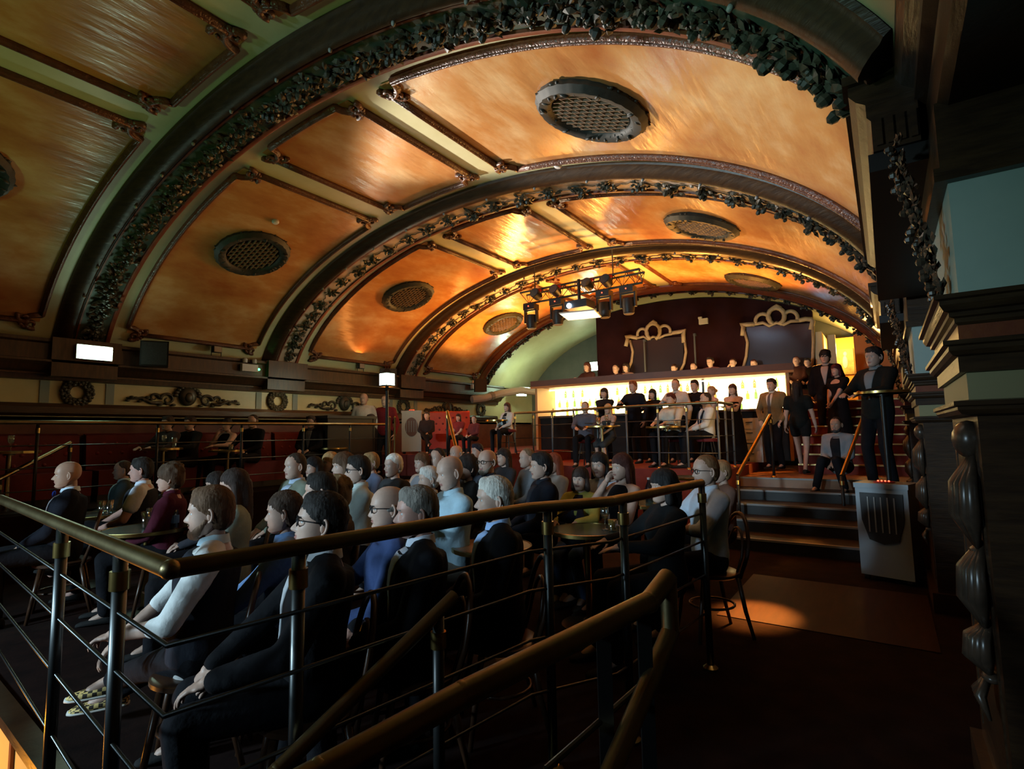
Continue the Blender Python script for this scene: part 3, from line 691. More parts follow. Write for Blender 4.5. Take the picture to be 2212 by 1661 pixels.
rel(bar_strip('counter_front', 0.10, 0.20, PLAT, ZC-0.05, DARKP, None))
rel(bar_strip('counter_top', 0.0, 0.40, ZC-0.05, ZC, WOODM, None, 0.06))
rel(bar_strip('backbar_cabinet', 0.70, 0.98, PLAT, ZC+0.02, DARKP, None))
GLOW = mat('backlit_bar_panel', (1, .8, .4), emit=(1.0, 0.70, 0.27), estr=11)
rel(bar_strip('backlit_panel', 0.94, 0.98, ZC+0.02, ZT, GLOW, None))
rel(bar_strip('canopy', -0.12, 1.06, ZT, ZT+0.16, mat('canopy_board', (0.09, 0.045, 0.03), (0.12, 0.06, 0.04), 3, rough=0.5), None, 0.12))
rel(bar_strip('canopy_fringe', -0.125, -0.115, ZT-0.03, ZT+0.02, mat('amber_fringe', (0.45, 0.22, 0.06), rough=0.6), None, 0.12))
STRIPL = mat('under_canopy_lamp', (1, .9, .6), emit=(1.0, 0.78, 0.40), estr=10)
rel(bar_strip('strip_lamp', 0.60, 0.65, ZT-0.05, ZT-0.02, STRIPL, None))
for zz in (2.22, 2.46): rel(bar_strip('glass_shelf', 0.72, 0.93, zz-0.008, zz, GLASS, None))
def along(f, off):
    L0 = (bpts[1]-bpts[0]).length; L1 = (bpts[2]-bpts[1]).length; s_ = f*(L0+L1)
    if s_ < L0: d = (bpts[1]-bpts[0]).normalized(); p_ = bpts[0] + d*s_
    else: d = (bpts[2]-bpts[1]).normalized(); p_ = bpts[1] + d*(s_-L0)
    return p_ + Vector((-d.y, d.x, 0))*off, math.atan2(d.y, d.x)
for f in (0.0, 0.41, 0.70, 1.0):
    p_, a = along(f, 0.64); m = MB(); m.obox((p_.x, p_.y, (ZC+ZT)/2), (0.05, 0.08, ZT-ZC), Matrix.Rotation(a, 3, 'Z')); rel(m.build('divider_post', WOODM, None))
for f in (0.0, 1.0):
    p_, a = along(f, 0.46); m = MB(); m.obox((p_.x, p_.y, (PLAT+ZT)/2), (0.06, 1.02, ZT-PLAT), Matrix.Rotation(a, 3, 'Z')); rel(m.build('end_panel', mat('amber_end_panel', (0.5, 0.28, 0.1), rough=0.5), None))
tag(bar, 'long dark bar with glowing backlit shelves under a brown canopy', 'bar')
# bottles on the shelves and glasses on the counter
BCOL = [((0.10, 0.05, 0.01), 'brown'), ((0.02, 0.07, 0.02), 'green'), ((0.45, 0.35, 0.18), 'clear'), ((0.25, 0.08, 0.01), 'amber')]
bms = []
for ci, (c, nm) in enumerate(BCOL):
    for sh in range(2):
        m = MB(); w_ = 0.036 if sh else 0.042; hh = 0.20 if sh else 0.17
        m.lathe([(w_*.9, 0), (w_, 0.01), (w_, hh*.62), (w_*.75, hh*.75), (0.014, hh*.86), (0.013, hh), (0.016, hh), (0.016, hh+.018), (0.0, hh+.018)], 10)
        me = m.mesh('bottle', True); me.materials.append(glass('bottle_%s' % nm, tuple(min(1, q*3+0.25) for q in c))); bms.append((me, nm))
ORD = ['first', 'second', 'third', 'fourth', 'fifth', 'sixth', 'seventh', 'eighth', 'ninth', 'tenth', 'eleventh', 'twelfth', 'thirteenth', 'fourteenth', 'fifteenth', 'sixteenth']; cnt = {}
for zz, nn, lab in ((ZC+0.02, 22, 'lower'), (2.22, 26, 'middle'), (2.46, 24, 'upper')):
    for i in range(nn):
        f = 0.015 + 0.97*(i+random.uniform(-.2, .2)+.5)/nn; p_, a = along(f, 0.83); me, nm = bms[random.randrange(len(bms))]
        o = obj('bottle', me, None, None, (p_.x, p_.y, zz+0.001)); cnt[(nm, lab)] = cnt.get((nm, lab), 0)+1
        tag(o, '%s glass bottle on the %s backlit bar shelf, %s of its colour from the left' % (nm, lab, ORD[cnt[(nm, lab)]-1]), 'bottle', 'bottles on the %s bar shelf' % lab)
def glass_mesh(kind):
    m = MB()
    if kind == 'wine': m.lathe([(0.032, 0), (0.032, 0.004), (0.004, 0.008), (0.004, 0.08), (0.03, 0.105), (0.038, 0.14), (0.032, 0.19), (0.030, 0.19), (0.035, 0.14), (0.027, 0.11), (0.0, 0.10)], 12)
    elif kind == 'pint': m.lathe([(0.030, 0), (0.032, 0.005), (0.043, 0.148), (0.041, 0.148), (0.030, 0.012), (0.0, 0.012)], 12)
    elif kind == 'tumbler': m.lathe([(0.034, 0), (0.036, 0.004), (0.038, 0.09), (0.036, 0.09), (0.033, 0.012), (0.0, 0.012)], 12)
    me = m.mesh(kind, True); me.materials.append(GLASS); return me
GM = {k_: glass_mesh(k_) for k_ in ('wine', 'pint', 'tumbler')}
def drink_mesh():
    m = MB(); m.lathe([(0.029, 0.013), (0.036, 0.09), (0.0, 0.09)], 10); me = m.mesh('drink', True); me.materials.append(mat('amber_drink', (0.35, 0.16, 0.03), rough=0.1)); return me
DM = drink_mesh()
def glass_obj(kind, loc, lab, drink=False, group='glasses on the tables'):
    nm = {'wine': 'wine_glass', 'pint': 'pint_glass', 'tumbler': 'tumbler'}[kind]
    o = obj(nm, GM[kind], None, None, loc)
    if drink: obj('drink', DM, None, o)
    tag(o, lab, 'glass', group); return o
for i in range(7):
    p_, a = along(0.06+0.05*i, 0.2); glass_obj('wine', (p_.x, p_.y, ZC), 'wine glass on the left end of the bar counter, %s from the left' % ORD[i], group='wine glasses on the bar counter')
# white drawer cabinet at the right end of the bar
q = atd(1628, 950, 10.6); r = empty('drawer_cabinet', (q.x, q.y, PLAT), -0.12)
m = MB(); m.box(-0.22, 0.22, -0.2, 0.2, 0, 0.86); m.build('body', mat('warm_white_paint', (0.62, 0.55, 0.46), rough=0.4), r)
for i in range(4):
    m = MB(); m.box(-0.20, 0.20, -0.215, -0.2, 0.03+0.205*i, 0.215+0.205*i); d = m.build('drawer', mat('warm_white_paint', (0, 0, 0)), r)
    m = MB(); m.box(-0.06, 0.06, -0.235, -0.215, 0.155+0.205*i, 0.170+0.205*i); m.build('handle', STEEL, d)
tag(r, 'cream four-drawer cabinet lit by the bar, beside the landing', 'cabinet')

# ---- ornate frames and mirrors on the burgundy wall
YW = 13.86
def wpt(x, y, dy=0.0): return aty(x, y, YW-dy)
def frame(lines, mirror, lab, spec):
    c = wpt(*spec); r = empty('mirror_frame', (c.x, c.y, c.z))
    def L(p): return Vector(p) - Vector((c.x, c.y, c.z))
    for i, (pts, rad, nm) in enumerate(lines):
        m = MB(); m.tube([L(wpt(x, y, 0.03)) for x, y in pts], rad, 7); m.build(nm, GOLDF, r, smooth=True)
    m = MB(); P = [L(wpt(x, y, 0.0)) for x, y in mirror]; k_ = len(P)
    m.add(P + [p_+Vector((0, 0.02, 0)) for p_ in P], [tuple(range(k_)), tuple(range(2*k_-1, k_-1, -1))] + [(i, (i+1) % k_, k_+(i+1) % k_, k_+i) for i in range(k_)])
    m.build('mirror_glass', mat('dark_mirror', (0.035, 0.03, 0.045), rough=0.15, metal=0.3), r)
    tag(r, lab, 'mirror')
def arc(cx_, cy_, rx, ry, a0, a1, n=12): return [(cx_+rx*math.cos(R(a0+(a1-a0)*i/n)), cy_-ry*math.sin(R(a0+(a1-a0)*i/n))) for i in range(n+1)]
frame([([(1352, 748), (1356, 732), (1352, 728), (1362, 727), (1377, 730)], 0.055, 'frame_corner'), ([(1477, 740), (1476, 722), (1480, 714), (1466, 717), (1452, 719)], 0.055, 'frame_corner'),
       (arc(1388, 722, 11, 12, 200, -20), 0.04, 'crest_scroll'), (arc(1411, 716, 15, 17, 250, -70), 0.05, 'crest_scroll'), (arc(1436, 715, 12, 12, 200, -20), 0.04, 'crest_scroll'),
       ([(1375, 731), (1390, 727), (1400, 733), (1411, 727), (1424, 730), (1436, 724), (1452, 721)], 0.035, 'crest_rail'), ([(1404, 700), (1411, 694), (1418, 699)], 0.045, 'finial'),
       ([(1361, 735), (1367, 760), (1364, 782), (1354, 806)], 0.035, 'frame_side'), ([(1479, 735), (1482, 760), (1478, 785), (1468, 806)], 0.035, 'frame_side')],
      [(1364, 735), (1476, 727), (1476, 806), (1358, 806)], 'smaller ornate gilt mirror frame with scrolled crest on the burgundy wall', (1411, 806))
frame([([(1604, 725), (1606, 706), (1600, 702), (1614, 701), (1630, 700)], 0.055, 'frame_corner'), ([(1752, 712), (1756, 694), (1752, 690), (1740, 689), (1726, 692)], 0.055, 'frame_corner'),
       (arc(1648, 693, 16, 15, 200, -20), 0.045, 'crest_scroll'), (arc(1677, 683, 18, 18, 250, -70), 0.055, 'crest_scroll'), (arc(1708, 686, 15, 14, 200, -20), 0.045, 'crest_scroll'),
       ([(1628, 701), (1648, 697), (1662, 704), (1677, 697), (1693, 701), (1708, 694), (1728, 693)], 0.04, 'crest_rail'), ([(1668, 667), (1677, 661), (1686, 666)], 0.05, 'finial'),
       ([(1608, 715), (1615, 740), (1612, 770), (1604, 800)], 0.035, 'frame_side'), ([(1756, 705), (1757, 740), (1756, 770), (1753, 800)], 0.035, 'frame_side')],
      [(1612, 706), (1753, 698), (1753, 800), (1608, 800)], 'larger ornate gilt mirror frame with tall scrolled crest near the lit doorway', (1677, 800))
for k_, (x, ya, yb) in enumerate(((1394, 735, 803), (1503, 722, 790))):
    a_ = wpt(x, yb, 0.10); b_ = wpt(x, ya, 0.10); r = empty('hanging_pole', tuple(a_))
    m = MB(); m.tube([(0, 0, 0), (0, 0, b_.z-a_.z)], 0.022, 8); m.build('pole', POST, r)
    m = MB(); m.box(-0.03, 0.03, 0.0, 0.10, b_.z-a_.z-0.03, b_.z-a_.z+0.03); m.build('wall_bracket', POST, r)
    tag(r, ('thin grey vertical pole crossing the smaller mirror', 'thin grey vertical pole on the wall between the mirrors')[k_], 'pole')
# small white box between the mirrors and hanging picture by the door
q = wpt(1520, 700, 0.04); m = MB(); m.box(-0.11, 0.11, -0.04, 0.04, 0, 0.14); m.box(-0.12, -0.03, -0.05, 0.03, 0.14, 0.19)
o = m.build('wall_box', WHITEP); o.location = q; tag(o, 'small white box on the burgundy wall between the two mirrors', 'fixture')
q = aty(1825, 800, 15.15); r = empty('wall_picture', (q.x, 15.19, q.z-0.1))
m = MB(); m.box(-0.2, 0.2, -0.03, 0.0, 0, 0.62); m.build('print', mat('olive_print', (0.55, 0.42, 0.12), (0.3, 0.2, 0.06), 8, rough=0.6), r)
m = MB(); m.sphere((0.02, -0.03, 0.30), (0.06, 0.02, 0.16), 10, 8); m.sphere((0.03, -0.03, 0.50), (0.045, 0.02, 0.06), 10, 8); m.build('pale_figure', mat('pale_figure', (0.8, 0.7, 0.5), rough=0.6), r, smooth=True)
tag(r, 'wall picture with a pale figure inside the orange doorway', 'picture')
point('corridor_lamp', (-0.75, 14.6, 3.4), (1.0, 0.62, 0.2), 60, 0.15)

# ---- lighting truss
ZTR, YTR = 4.33, 9.0
r = empty('lighting_truss', (-4.68, YTR, ZTR)); TR = r
x0, x1 = -1.28, 1.28
for (y_, z_) in ((-0.12, 0.10), (0.12, 0.10), (0.0, -0.12)):
    m = MB(); m.tube([(x0, y_, z_), (x1, y_, z_)], 0.022, 8); m.build('chord', STEEL, r)
for i in range(11):
    xa = x0 + 0.256*(i); xb = xa+0.128; m = MB()
    if i < 10: m.tube([(xa, -0.12, 0.10), (xb, 0, -0.12), (xa+0.256, -0.12, 0.10)], 0.009, 6); m.tube([(xa, 0.12, 0.10), (xb, 0, -0.12), (xa+0.256, 0.12, 0.10)], 0.009, 6)
    else: m.tube([(xa, -0.12, 0.10), (xa, 0.12, 0.10), (xa, 0, -0.12), (xa, -0.12, 0.10)], 0.009, 6)
    m.build('brace', STEEL, r)
for x_ in (-1.0, 0.72):
    m = MB(); m.tube([(x_, 0, 0.10), (x_, 0, 0.62)], 0.012, 6); m.build('drop_chain', STEEL, r)
tag(r, 'short grey lighting truss hung below the vault over the back platform', 'truss')
REDL = mat('red_led', (1, 0, 0), emit=(1.0, 0.05, 0.02), estr=10)
def moving_head(x, dz, lab):
    r = empty('moving_head_lamp', (-4.68+x, YTR, ZTR-0.12-dz))
    m = MB(); m.box(-0.13, 0.13, -0.10, 0.10, -0.12, 0.0); m.build('base', BLACKM, r)
    m = MB(); m.extr([(-0.15, -0.38), (-0.12, -0.38), (-0.12, -0.14), (0.12, -0.14), (0.12, -0.38), (0.15, -0.38), (0.15, -0.11), (-0.15, -0.11)], -0.04, 0.04); m.build('yoke', BLACKM, r)
    m = MB(); m.lathe([(0.07, -0.02), (0.105, 0.0), (0.115, -0.14), (0.10, -0.24), (0.10, -0.27), (0.0, -0.27)][::-1], 14, (0, 0, -0.22)); m.build('head', BLACKM, r, sharp=40)
    m = MB(); m.lathe([(0.0, 0), (0.085, 0), (0.085, -0.012), (0.0, -0.012)][::-1], 14, (0, 0, -0.495)); m.build('lens', mat('lamp_lens', (0.35, 0.3, 0.25), rough=0.1), r)
    m = MB(); m.tube([(0.0, 0, 0), (0.0, 0, dz+0.02)], 0.025, 6); m.build('clamp', IRON, r)
    m = MB(); m.sphere((0.0, -0.105, -0.05), 0.012, 6, 5); m.build('led', REDL, r)
    tag(r, lab, 'stage light', 'moving-head lamps on the truss')
moving_head(-1.10, 0.03, 'leftmost hanging moving-head lamp on the truss'); moving_head(-0.48, 0.03, 'moving-head lamp left of the projector')
moving_head(0.53, 0.03, 'moving-head lamp right of the projector'); moving_head(1.0, 0.03, 'rightmost hanging moving-head lamp on the truss')
def par(x, lab):
    r = empty('par_lamp', (-4.68+x, YTR-0.16, ZTR-0.02))
    rot = Matrix.Rotation(R(72), 3, 'X')
    m = MB(); m.lathe([(0.05, -0.12), (0.09, -0.08), (0.10, 0.08), (0.10, 0.10), (0.0, 0.10)], 14); m2 = MB(); m2.add([rot @ Vector(v) for v in m.V], m.F); m2.build('can', BLACKM, r, sharp=40)
    m = MB(); m.lathe([(0.0, 0.101), (0.088, 0.101), (0.088, 0.106), (0.0, 0.106)], 14); m2 = MB(); m2.add([rot @ Vector(v) for v in m.V], m.F); m2.build('front_lens', mat('blue_black_lens', (0.03, 0.05, 0.07), rough=0.15), r)
    m = MB(); m.tube([(-0.11, 0, 0), (-0.11, 0.05, 0.11), (0.11, 0.05, 0.11), (0.11, 0, 0)], 0.01, 6); m.build('yoke', IRON, r)
    m = MB(); m.box(0.03, 0.10, 0.02, 0.06, 0.07, 0.12); m.build('red_tag', mat('red_plastic', (0.6, 0.02, 0.02), rough=0.4), r)
    tag(r, lab, 'stage light', 'par lamps on the truss')
par(-0.86, 'leftmost round par lamp clamped to the truss'); par(-0.42, 'second round par lamp from the left on the truss')
par(0.28, 'third round par lamp from the left on the truss'); par(0.66, 'rightmost round par lamp clamped to the truss')
# projector with its lit lens and the pale panel below
q = atd(1252, 668, 9.6); r = empty('projector', (q.x, q.y, q.z))
m = MB(); m.box(-0.22, 0.22, -0.16, 0.18, 0.0, 0.14); m.build('casing', BLACKM, r)
m = MB(); m.tube([(0, 0, 0.14), (0, 0, 0.55)], 0.03, 8); m.build('pole', IRON, r)
m = MB(); m.sphere((-0.12, -0.17, 0.05), 0.045, 10, 8); m.build('lens', mat('projector_beam', (0.8, 0.9, 1), emit=(0.55, 0.8, 1.0), estr=25), r)
tag(r, 'black ceiling projector with a bright blue-white lens below the truss', 'projector')
r = empty('lit_panel', tuple(atd(1254, 680, 9.5)), 0.25)
m = MB(); m.box(-0.30, 0.30, -0.28, 0.28, -0.02, 0.0); m.build('diffuser', mat('panel_glow', (1, .95, .85), emit=(1.0, 0.9, 0.72), estr=1.1), r)
m = MB(); m.tube([(-0.31, -0.29, 0.0), (0.31, -0.29, 0.0), (0.31, 0.29, 0.0), (-0.31, 0.29, 0.0)], 0.012, 6, closed=True); m.build('panel_frame', WHITEP, r)
tag(r, 'pale square panel glowing under the projector', 'panel')

# ---- railings
def railing(name, lab, top, posts, wires, r_top=0.026, mt=DBRASS, pm=STEEL, base=None, r_post=0.022):
    o = empty(name, tuple(Vector(posts[0][0])) if posts else tuple(Vector(top[0])))
    org = Vector(o.location); L = lambda p_: Vector(p_)-org
    m = MB(); m.tube([L(p_) for p_ in top], r_top, 14); m.build('handrail', mt, o, sharp=50)
    for i in range(1, len(top)-1):
        m = MB(); m.sphere(L(top[i]), r_top*1.03, 12, 8); m.build('elbow', mt, o, smooth=True)
    for (b_, t_) in posts:
        b_ = Vector(b_); t_ = Vector(t_); m = MB(); m.tube([L(b_), L(t_)], r_post, 12); m.build('post', pm, o, smooth=True)
        m = MB(); m.tube([L(t_)-Vector((0, 0, 0.13)), L(t_)-Vector((0, 0, 0.07))], r_post*1.35, 12); m.tube([L(t_)-Vector((0, 0, 0.07)), L(t_)], r_post*0.8, 10); m.build('collar', BRASS, o, sharp=40)
        m = MB(); m.lathe([(r_post*2.2, 0), (r_post*2.2, 0.012), (r_post*1.2, 0.03)], 12, L(b_)); m.build('base_flange', BRASS, o, sharp=40)
    for w_ in wires:
        m = MB(); m.tube([L(p_) for p_ in w_], 0.0075, 6); m.build('lower_bar', STEEL, o, smooth=True)
    tag(o, lab, 'railing'); return o
ZR = 1.20
tA = [atz(-420, 905+0, ZR) if False else Vector((-7.6, 1.05, ZR)), atz(0, 1078, ZR), atz(368, 1230, ZR), atz(1140, 1098, ZR), atz(1320, 1083, ZR), atz(1515, 1043, ZR)]
def on(p_, z): return Vector((p_.x, p_.y, z))
pA = [atz(136, 1135, ZR), atz(262, 1185, ZR), atz(646, 1180, ZR), atz(1182, 1094, ZR), atz(1345, 1078, ZR), tA[-1]]
pA2 = [Vector((-6.2, 0.98, ZR))] + pA
wA = [[on(p_, z) for p_ in tA] for z in (1.0, 0.82, 0.60, 0.36)]
railing('railing', 'brass-topped railing running along the tier edge and round the corner in the foreground', tA, [(on(p_, 0.0), p_) for p_ in pA2], wA, 0.027)
# stair rails in the foreground
tB = [atd(982, 1287, 2.08), atd(600, 1665, 1.55)]; d_ = tB[1]-tB[0]; tB.append(tB[1]+d_*0.6)
railing('stair_handrail', 'dark handrail sloping down behind the front stair rail', tB, [(on(tB[0]+d_*0.12, 0.0), tB[0]+d_*0.12), (on(tB[1], -0.64), tB[1])], [], 0.026, mat('aged_dark_brass', (0.22, 0.16, 0.08), rough=0.4, metal=1.0), IRON)
tC = [atd(1443, 1247, 1.50), atd(1402, 1300, 1.42), atd(1000, 1500, 1.10), atd(690, 1672, 0.92)]; d_ = tC[-1]-tC[-2]; tC.append(tC[-1]+d_*0.8)
rc = railing('stair_handrail', 'thick brass handrail sloping through the foreground with a turned-up end', tC, [], [], 0.0275, DBRASS, IRON)
org = Vector(rc.location)
m = MB(); e0 = tC[0]; e1 = e0 - Vector((0, 0, 0.145)); e2 = atd(1325, 1655, 1.22); m.tube([e0-org, e1-org], 0.024, 12); m.tube([e1-org, e2-org, e2+(e2-e1)*0.8-org], 0.024, 12); m.sphere(e1-org, 0.025, 10, 8); m.build('return_rail', DBRASS, rc, sharp=50)
for (x, y, D, zb) in ((1390, 1318, 1.40, -0.1), (1303, 1362, 1.33, -0.25)):
    p_ = atd(x, y, D); m = MB(); m.obox(((p_.x-org.x), (p_.y-org.y), (p_.z+zb)/2-org.z), (0.036, 0.012, p_.z-zb), Matrix.Rotation(YAW, 3, 'Z')); m.build('flat_post', IRON, rc)
a_ = atd(1395, 1470, 1.42); b2 = atd(1180, 1661, 1.2); m = MB(); m.tube([a_-org, b2-org], 0.008, 8); m.build('lower_bar', STEEL, rc)
# back platform railing
ZP = PLAT+1.08
tD = [atz(985, 882, ZP), atz(1130, 878, ZP), atz(1300, 873, ZP), atz(1500, 866, ZP), atz(1560, 863, ZP), atz(1648, 863, ZP)]
tD = [Vector((-6.55, 9.45, ZP)), Vector((-5.6, 9.42, ZP)), Vector((-4.4, 9.05, ZP)), Vector((-3.2, 8.92, ZP)), Vector((-2.2, 8.86, ZP)), Vector((-2.16, 9.7, ZP))]
pp = []
for i in range(len(tD)-1):
    for f in (0.0, 0.5): p_ = tD[i].lerp(tD[i+1], f); pp.append((on(p_, PLAT), p_))
pp.append((on(tD[-1], PLAT), tD[-1]))
railing('railing', 'thin brass-topped railing in front of the bar platform', tD, pp, [[on(p_, z) for p_ in tD] for z in (ZP-0.27, ZP-0.54, ZP-0.81)], 0.024, DBRASS, POST, r_post=0.018)
# left terrace railing and its stair rail
tE = [Vector((-8.42, -1.5, TERR+1.1)), Vector((-8.42, 3.0, TERR+1.1)), Vector((-8.42, 7.55, TERR+1.1))]
railing('railing', 'straight brass railing along the left terrace at eye height', tE, [(on(Vector((-8.42, y, 0)), TERR), Vector((-8.42, y, TERR+1.1))) for y in (0.6, 2.0, 3.3, 4.5, 5.6, 6.6, 7.5)],
        [[on(p_, z) for p_ in tE] for z in (TERR+0.82, TERR+0.55, TERR+0.28)], 0.026, DBRASS, IRON, r_post=0.018)
tF = [atd(152, 956, 7.4), atd(0, 1034, 6.3)]; d_ = tF[1]-tF[0]; tF.append(tF[1]+d_*0.3)
railing('stair_handrail', 'dark handrail sloping down from the left terrace at the picture edge', tF, [(on(tF[0], TERR), tF[0]), (on(tF[1], 0.0), tF[1])], [], 0.026, DBRASS, IRON)
for (x, y, x2, y2, Da, Db, lab) in ((966, 888, 990, 985, 9.6, 8.9, 'slanted brass handrail of the steps left of the bar platform'), (1664, 897, 1593, 1027, 9.0, 7.9, 'slanted brass handrail on the left of the wide steps'), (1872, 880, 1818, 1028, 8.6, 7.6, 'slanted brass handrail on the right of the wide steps')):
    a_ = atd(x, y, Da); b_ = atd(x2, y2, Db); fl = DAIS if x < 1000 else (LAND if x > 1600 else 0)
    railing('stair_handrail', lab, [a_, b_], [(on(a_, fl if a_.z > fl else 0), a_), (on(b_, 0.0), b_)], [], 0.028, BRASS, IRON)
for k_, x in enumerate((842, 853)):
    p_ = atd(x, 850, 9.9); m = MB(); m.lathe([(0.05, 0), (0.05, 0.03), (0.02, 0.05), (0.018, 1.18), (0.026, 1.2), (0.0, 1.23)], 10); o = m.build('brass_post', BRASS, sharp=40)
    o.location = (p_.x, p_.y, DAIS if p_.y > 8.2 else TERR); tag(o, ('left' if k_ == 0 else 'right') + ' slim brass post of the pair beside the lantern post', 'post', 'slim brass posts by the lantern')
# ================================================================== FURNITURE
def table(loc, rad, h, lab, top_m, rot=0.0, colm=None):
    r = empty('round_table', loc, rot)
    m = MB(); m.lathe([(0.0, h-0.022), (rad-0.012, h-0.022), (rad-0.012, h), (0.0, h)], 32); m.build('table_top', top_m, r, sharp=40)
    m = MB(); m.lathe([(rad-0.012, h-0.028), (rad, h-0.026), (rad, h+0.002), (rad-0.012, h+0.004), (rad-0.012, h-0.028)], 32); m.build('brass_rim', BRASS, r, sharp=40)
    m = MB(); m.lathe([(0.06, h-0.05), (0.06, h-0.022), (0.028, h-0.022)][::1], 12); m.lathe([(0.026, 0.03), (0.026, h-0.03)], 12); m.build('column', colm or (DBRASS if loc[2] > 0 else BRASS), r, sharp=40)
    m = MB(); m.lathe([(0.23, 0.0), (0.23, 0.012), (0.20, 0.022), (0.05, 0.045), (0.028, 0.07)], 24); m.build('base', IRON, r, sharp=40)
    tag(r, lab, 'table'); return r
TOPD = mat('dark_green_top', (0.035, 0.05, 0.04), rough=0.25); TOPW = mat('wood_top', (0.22, 0.12, 0.06), (0.28, 0.16, 0.08), 6, rough=0.3)
def tb(px_, py_, zt, rad, lab, top, base=0.0, D=None):
    p_ = atz(px_, py_, zt) if D is None else (atx(px_, py_, D) if D < 0 else atd(px_, py_, D))
    t = table((p_.x, p_.y, base), rad, (zt if D is None else p_.z)-base, lab, top, 0.0, IRON if px_ > 1800 else None); return Vector((p_.x, p_.y, zt if D is None else p_.z))
T1 = tb(318, 1140, 0.76, 0.36, 'dark round table with brass rim and glasses behind the railing corner', TOPD)
T2 = tb(185, 1112, 0.76, 0.32, 'round table in front of the bald man with the bow tie', TOPD)
T3 = tb(1062, 1178, 0.76, 0.29, 'plain wooden round table beside the long-haired man in black', TOPW)
T4 = tb(1268, 1143, 0.76, 0.31, 'round table with shiny rim before the woman in the yellow cardigan', TOPD)
T5 = tb(1495, 1030, 1.0, 0.26, 'small high round table behind the man in the white shirt', TOPD)
T6 = tb(1300, 920, 0, 0.33, 'round table with drinks left of the bar crowd on the platform', TOPD, PLAT, 9.6)
T7 = tb(1440, 921, 0, 0.36, 'round table with a red cloth between the seated men in white', TOPD, PLAT, 9.4)
T8 = tb(352, 968, 0, 0.26, 'round table with two glasses on the left terrace', TOPD, TERR, -8.85)
T9 = tb(492, 972, 0, 0.28, 'round table before the woman with her hand to her face', TOPD, TERR, -8.85)
T10 = tb(716, 967, 0, 0.30, 'round table before the dark box on the left terrace', TOPD, TERR, -8.8)
T11 = tb(20, 975, 0, 0.30, 'round table at the far left edge of the terrace', TOPD, TERR, -8.85)
T12 = tb(1905, 846, 0, 0.30, 'tall round bar table in front of the man at the right wall', TOPD, LAND, 6.6)
T13 = tb(1075, 907, 0, 0.24, 'small round table before the woman in the white cardigan', TOPD, DAIS, 10.6)
T14 = tb(895, 1038, 0.76, 0.3, 'round table hidden among the seated audience beside the white-haired woman', TOPD)
def put(kind, T, dx, dy, lab, drink=False): glass_obj(kind, (T.x+dx, T.y+dy, T.z+0.003), lab, drink)
put('pint', T1, 0.02, -0.02, 'tall pint glass catching green light on the nearest dark table'); put('pint', T1, 0.12, 0.03, 'pint glass on the nearest dark table, second from its left', True)
put('wine', T1, 0.16, -0.04, 'stemmed glass at the centre of the nearest dark table'); put('pint', T1, 0.24, 0.06, 'pint glass next to the blue bottle on the nearest table')
put('tumbler', T1, 0.20, 0.14, 'small tumbler behind the blue bottle on the nearest table')
put('wine', T2, -0.02, -0.02, 'stemmed glass before the bald man with the bow tie'); put('pint', T2, 0.13, 0.10, 'lit pint glass on the table beside the bald man'); put('pint', T2, 0.17, 0.16, 'second pint glass on the table beside the bald man')
put('tumbler', T3, 0.02, 0.12, 'tumbler on the plain wooden round table'); put('wine', T4, 0.14, 0.05, 'wine glass on the table of the woman in yellow'); put('tumbler', T4, 0.22, 0.02, 'tumbler on the table of the woman in yellow', True)
put('pint', T6, -0.02, -0.1, 'pint glass on the platform table left of the bar crowd'); put('wine', T6, 0.12, -0.05, 'wine glass on the platform table left of the bar crowd'); put('tumbler', T7, 0.2, -0.1, 'tumbler on the table with the red cloth')
put('wine', T8, 0.03, 0.0, 'wine glass on the left terrace table'); put('pint', T8, 0.12, 0.1, 'pint glass on the left terrace table'); put('tumbler', T9, 0.1, 0.0, 'tumbler before the woman with her hand to her face')
put('wine', T11, 0.05, 0.0, 'lit glass on the table at the far left edge')
put('tumbler', T14, 0.0, 0.1, 'tumbler on the table hidden among the audience')
def water_bottle(loc, c, lab):
    r = empty('water_bottle', loc); m = MB(); m.lathe([(0.034, 0), (0.037, 0.01), (0.037, 0.13), (0.03, 0.16), (0.014, 0.20), (0.013, 0.215), (0.0, 0.215)], 12); m.build('bottle_body', glass('blue_glass', c), r, smooth=True)
    m = MB(); m.lathe([(0.0375, 0.05), (0.038, 0.06), (0.038, 0.11), (0.0375, 0.12)], 12); m.build('paper_label', mat('blue_label', (0.12, 0.25, 0.55), rough=0.5), r)
    m = MB(); m.lathe([(0.016, 0.215), (0.016, 0.235), (0.0, 0.235)], 10); m.build('cap', WHITEP, r); tag(r, lab, 'bottle', 'plastic water bottles')
water_bottle((T1.x+0.30, T1.y+0.10, T1.z+0.003), (0.35, 0.6, 0.9), 'blue water bottle on the nearest dark table')
q = atd(1402, 1058, 5.0); water_bottle((q.x, q.y, q.z-0.12), (0.5, 0.75, 0.85), 'pale water bottle beside the dark-haired woman in profile')
tbx = table((q.x-0.05, q.y+0.02, 0.0), 0.26, q.z-0.125, 'round table behind the dark-haired woman in profile', TOPD)
